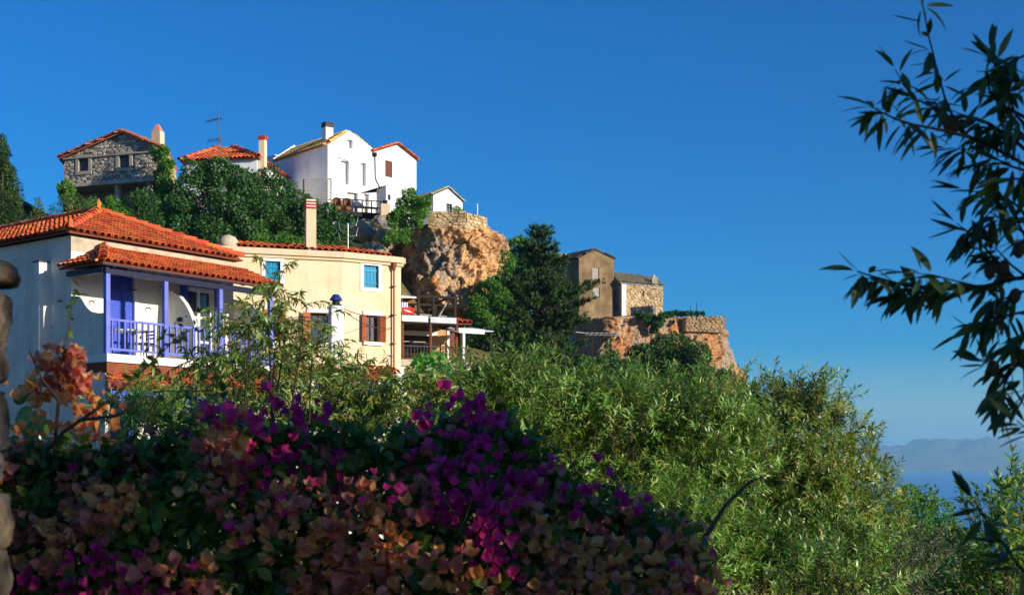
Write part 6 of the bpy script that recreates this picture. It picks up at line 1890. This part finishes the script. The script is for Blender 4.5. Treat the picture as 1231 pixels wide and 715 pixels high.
    for i, (c, ax, col) in enumerate(spots):
        k = rs.randrange(3)
        q = ax.to_track_quat('Z', 'Y').to_matrix().to_4x4() @ Matrix.Rotation(rs.uniform(0, 6.28), 4, 'Z')
        M4 = Matrix.Translation(c) @ q @ Matrix.Scale(rs.uniform(.6, 1.3), 4)
        if i < 300:
            inst('flower', tmpl[col][k][0], t, M4)
        else:
            A = np.array(M4)
            V = tmpl[col][k][1] @ A[:3, :3].T + A[:3, 3]
            rest[col].append((V, tmpl[col][k][2]))
    for c in BR:
        if rest[c]:
            V, T = join_arrays(rest[c]); np_mesh('flower', V, T, BR[c], t, kind='stuff', smooth=True)
    # small dark leaves along the diagonal and rising stems
    pts, ds = [], []
    for line, m in ((up1, 26), (dg, 34), (dd2, 2)):
        for _ in range(m):
            f = rs.uniform(.45, 1.0) * (len(line) - 1); k = min(int(f), len(line) - 2)
            pts.append(tuple(line[k].lerp(line[k + 1], f - k))); ds.append((rs.gauss(0, 1), rs.gauss(0, 1), rs.gauss(.2, .8)))
    for (px, py, m) in ((165, 402, 7), (205, 402, 6), (228, 388, 8), (90, 358, 8)):
        for _ in range(m):
            pts.append(tuple(P(px + rs.gauss(0, 6), py + rs.gauss(0, 9), 3.9))); ds.append((rs.gauss(0, 1), rs.gauss(0, 1), rs.gauss(.2, .8)))
    m = len(pts); l = .032 * rng.uniform(.6, 1.2, m)
    V, T = leaf_arrays(np.array(pts), np.array(ds), rdir(m, rng) + np.array([0, -.3, .5]), l, l * .6, FOLD, .2)
    np_mesh('leaf', V, T, G['bougain_leaf'], t, kind='stuff')
bougainvillea()

# ------------------------------------------------------------------ near almond branches at the right
def near_almond():
    rs = random.Random(33); rng = np.random.default_rng(33)
    t = thing('almond_tree', 'near almond tree whose dark leafy branches hang in from the right', 'tree', (3.1, 2.7, -1.85))
    tr = MB()
    limb = [Vector(p) for p in ((3.1, 2.7, -2.1), (3.0, 2.75, -1.3), (2.8, 2.85, -.6), (2.55, 2.95, 0), (2.4, 3.0, .5), (2.3, 3.0, 1.0), (2.25, 3.05, 1.6), (2.3, 3.1, 2.1))]
    tr.tube(limb, [.11, .095, .08, .06, .048, .036, .022, .008], 9)
    tr.tube([limb[2], (3.2, 2.7, .3), (3.5, 2.5, 1.2), (3.55, 2.4, 2.0)], [.06, .05, .03, .01], 8)
    tr.tube([limb[3], (2.9, 3.3, .6), (3.1, 3.6, 1.4)], [.045, .03, .01], 8)
    trunk = tr.build('trunk', MT['bark_dark'], t)
    Y = 3.0
    lines = [
        ([(1245,205),(1190,175),(1160,162),(1146,142),(1136,118),(1126,82),(1116,42),(1106,-12)], 15, .0035),
        ([(1160,162),(1125,130),(1102,120),(1088,104),(1076,84)], 10, .003),
        ([(1165,165),(1130,156),(1098,150),(1076,143),(1058,134),(1046,128)], 14, .003),
        ([(1250,150),(1210,130),(1190,112),(1186,85),(1190,62)], 10, .0035),
        ([(1250,120),(1225,98),(1205,82),(1195,72)], 9, .003),
        ([(1250,195),(1215,165),(1180,145),(1150,136)], 14, .004),
        ([(1250,210),(1215,200),(1195,190),(1175,196)], 9, .003),
        ([(1250,275),(1220,245),(1190,235),(1160,228)], 8, .003),
        ([(1250,290),(1215,270),(1190,255),(1165,282)], 9, .003),
        ([(1260,330),(1220,335),(1180,345),(1130,348),(1088,343),(1052,333),(1030,326)], 28, .0045),
        ([(1130,348),(1100,352),(1075,356)], 8, .002),
        ([(1220,335),(1195,310),(1172,285),(1150,268)], 9, .003),
        ([(1250,345),(1215,318),(1195,296)], 6, .003),
        ([(1255,370),(1215,378),(1185,385),(1160,398)], 9, .003),
        ([(1260,420),(1225,435),(1200,445),(1178,432)], 9, .004),
        ([(1225,435),(1210,455),(1203,475),(1200,490)], 8, .003),
        ([(1260,460),(1235,470),(1220,485)], 4, .003),
        ([(1260,540),(1240,520),(1222,505)], 3, .003),
        ([(1265,720),(1225,680),(1195,640),(1170,600)], 9, .004),
        ([(1250,60),(1225,70),(1215,85)], 5, .003),
        ([(1250,180),(1228,160),(1205,150),(1185,160)], 10, .003),
        ([(1250,225),(1225,215),(1205,215),(1190,225)], 9, .003),
        ([(1250,165),(1222,140),(1212,115),(1215,100)], 9, .003),
        ([(1250,300),(1232,285),(1222,262),(1225,240)], 9, .003),
        ([(1255,350),(1230,350),(1205,360),(1190,372)], 9, .003),
        ([(1255,395),(1232,400),(1215,412)], 6, .003),
        ([(1180,345),(1150,338),(1120,330),(1095,328)], 9, .002),
        ([(1180,175),(1160,180),(1140,178)], 6, .002),
    ]
    root = Vector((1.75, 3.1, .35))
    LV = leaf_arrays(np.zeros((1, 3)), np.array([[0, 1, 0.]]), np.array([[0, 0, 1.]]), 1.0, .24, 
        (np.array([[0,0,0],[-.3,.14,.08],[0,.14,0],[.3,.14,.08],[-.5,.36,.13],[0,.36,0],[.5,.36,.13],[-.46,.6,.13],[0,.6,0],[.46,.6,.13],[-.24,.84,.08],[0,.84,0],[.24,.84,.08],[0,1,0]], float),
         np.array([[0,2,1],[0,3,2],[1,2,5],[1,5,4],[2,3,6],[2,6,5],[4,5,8],[4,8,7],[5,6,9],[5,9,8],[7,8,11],[7,11,10],[8,9,12],[8,12,11],[10,11,13],[11,12,13]])), .0)
    meshes = []
    for k in range(5):
        V = LV[0].copy(); c = (.05, .2, .35, -.1, .15)[k]
        V[:, 2] -= c * V[:, 1] ** 2; V[:, 0] += (.06, -.08, .03, .1, -.04)[k] * V[:, 1] ** 2; V[:, 0] *= (1, .9, 1.1, .95, 1.15)[k]
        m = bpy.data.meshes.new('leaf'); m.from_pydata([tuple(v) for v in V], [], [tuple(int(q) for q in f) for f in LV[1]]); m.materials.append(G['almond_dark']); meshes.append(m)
    br = MB(); nleaf = 0; extra = []; sb = []; sdir = []
    for li, (ln, m, r) in enumerate(lines):
        yo = rs.uniform(-.15, .2)
        pts = [P(x, y, Y + yo + .05 * i / len(ln)) for i, (x, y) in enumerate(ln)]
        n = len(pts)
        br.tube(pts, [r * (1.3 - .9 * i / (n - 1)) for i in range(n)], 6, False)
        if ln[0][0] > 1240:
            zz = pts[0].z - .3; kk = max(1, min(range(len(limb) - 1), key=lambda j: abs((limb[j].z + limb[j + 1].z) / 2 - zz)))
            f_ = min(1, max(0, (zz - limb[kk].z) / (limb[kk + 1].z - limb[kk].z)))
            rt = limb[kk].lerp(limb[kk + 1], f_); mid = rt.lerp(pts[0], rs.uniform(.4, .65)) + Vector((rs.uniform(-.1, .1), rs.uniform(-.25, .25), rs.uniform(-.02, .2)))
            br.tube([rt, mid, pts[0]], [.009, .005, r * 1.2], 6, False)
            for j in range(20):
                q_ = rt.lerp(mid, j / 10) if j < 10 else mid.lerp(pts[0], j / 10 - 1)
                if q_.x > 1.42: sb.append(tuple(q_)); sdir.append((rs.gauss(.15, .5), rs.gauss(0, .6), rs.gauss(.1, .5)))
        for q in range(m):
            f = (1 - (q / m) * .78) * (n - 1) if q else n - 1
            k = min(int(f), n - 2); p = pts[k].lerp(pts[k + 1], f - k)
            tan = (pts[k + 1] - pts[k]).normalized()
            for _ in range(rs.choice((2, 2, 3, 4))):
                d = tan * rs.uniform(.1, .9) + Vector((rs.gauss(0, .55), rs.gauss(0, .45), rs.gauss(-.55, .45)))
                if q == 0: d = tan + Vector((0, 0, -.05))
                d.normalize()
                up = Vector((rs.gauss(0, .5), rs.gauss(-.5, .5), 1))
                x = d.cross(up).normalized(); z = x.cross(d)
                L = rs.uniform(.05, .085)
                pet = p + d * .008
                M4 = frame_matrix(pet, x * L, d * L, z * L)
                me_ = meshes[rs.randrange(5)]
                if nleaf < 300: inst('leaf', me_, t, M4)
                else:
                    A_ = np.array(M4); Vv = np.array([tuple(v.co) for v in me_.vertices]); extra.append((Vv @ A_[:3, :3].T + A_[:3, 3], LV[1]))
                nleaf += 1
    br.build('branch', MT['bark_dark'], t)
    for _ in range(170):
        q_ = Vector((rs.uniform(2.0, 3.5), rs.uniform(2.3, 3.5), rs.uniform(.3, 2.1)))
        sb.append(tuple(q_)); sdir.append((rs.gauss(0, .6), rs.gauss(0, .6), rs.gauss(.3, .5)))
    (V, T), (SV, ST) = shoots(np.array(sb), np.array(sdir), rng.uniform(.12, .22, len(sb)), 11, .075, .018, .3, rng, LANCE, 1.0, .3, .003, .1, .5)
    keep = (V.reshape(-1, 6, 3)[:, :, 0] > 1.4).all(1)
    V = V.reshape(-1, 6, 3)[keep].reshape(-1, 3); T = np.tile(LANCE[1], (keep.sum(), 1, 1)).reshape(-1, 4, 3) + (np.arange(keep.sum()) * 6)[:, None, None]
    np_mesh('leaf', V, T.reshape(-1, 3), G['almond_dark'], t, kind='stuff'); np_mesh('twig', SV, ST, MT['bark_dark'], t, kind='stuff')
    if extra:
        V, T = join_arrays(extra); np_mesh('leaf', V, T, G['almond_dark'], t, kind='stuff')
    # almond husks
    mh = surf('almond_husk', [S(70,48,36), S(96,66,48), S(84,70,44)], 30, .8, .4, 90, .003)
    for (px, py) in ((1190,326),(1206,321),(1194,442),(1228,428),(1140,148),(1146,152),(1224,300),(1220,355),(1212,270)):
        c = P(px, py, 3.0); m = MB()
        m.tube([c + Vector((0, 0, .017)), c + Vector((.002, 0, .012)), c, c + Vector((0, 0, -.012)), c + Vector((0, 0, -.021))], [.003, .011, .015, .011, .002], 8)
        m.build('almond', mh, t, smooth=True)
near_almond()

# ------------------------------------------------------------------ unseen tree added beside the viewer to shade the foreground
def shade_tree():
    rs = random.Random(8)
    items = []
    for i in range(40):
        a = rs.uniform(-1, 1); 
        items.append(((6.9 + rs.uniform(-.8, .9), .1 + a * 2.6, rs.uniform(.4, 4.4)), rs.uniform(.8, 1.15)))
    leafy_tree('added_shade_tree', 'unseen leafy tree added to shade the bougainvillea', 'tree', (7.0, .1, gz(7, .1)), items, 135, .12, .07, G['broad_dark'], .3, seed=99, shell=.1)
shade_tree()

# ------------------------------------------------------------------ air over the sea
hz_ = MB().hexa([(-SX - 500, -6500, SEA - 30), (SX + 500, -6500, SEA - 30), (SX + 500, SX + 500, SEA - 30), (-SX - 500, SX + 500, SEA - 30),
                 (-SX - 500, -6500, 330), (SX + 500, -6500, 330), (SX + 500, SX + 500, 330), (-SX - 500, SX + 500, 330)])
hm = bpy.data.materials.new('haze'); hm.use_nodes = True
hm.node_tree.nodes.clear()
ho = hm.node_tree.nodes.new('ShaderNodeOutputMaterial'); hv = hm.node_tree.nodes.new('ShaderNodeVolumePrincipled')
hv.inputs['Color'].default_value = (.30, .66, 1.0, 1); hv.inputs['Density'].default_value = 1.35e-4; hv.inputs['Anisotropy'].default_value = 0.0
hm.node_tree.links.new(hv.outputs[0], ho.inputs['Volume'])
tag(hz_.build('haze', hm), kind='stuff')
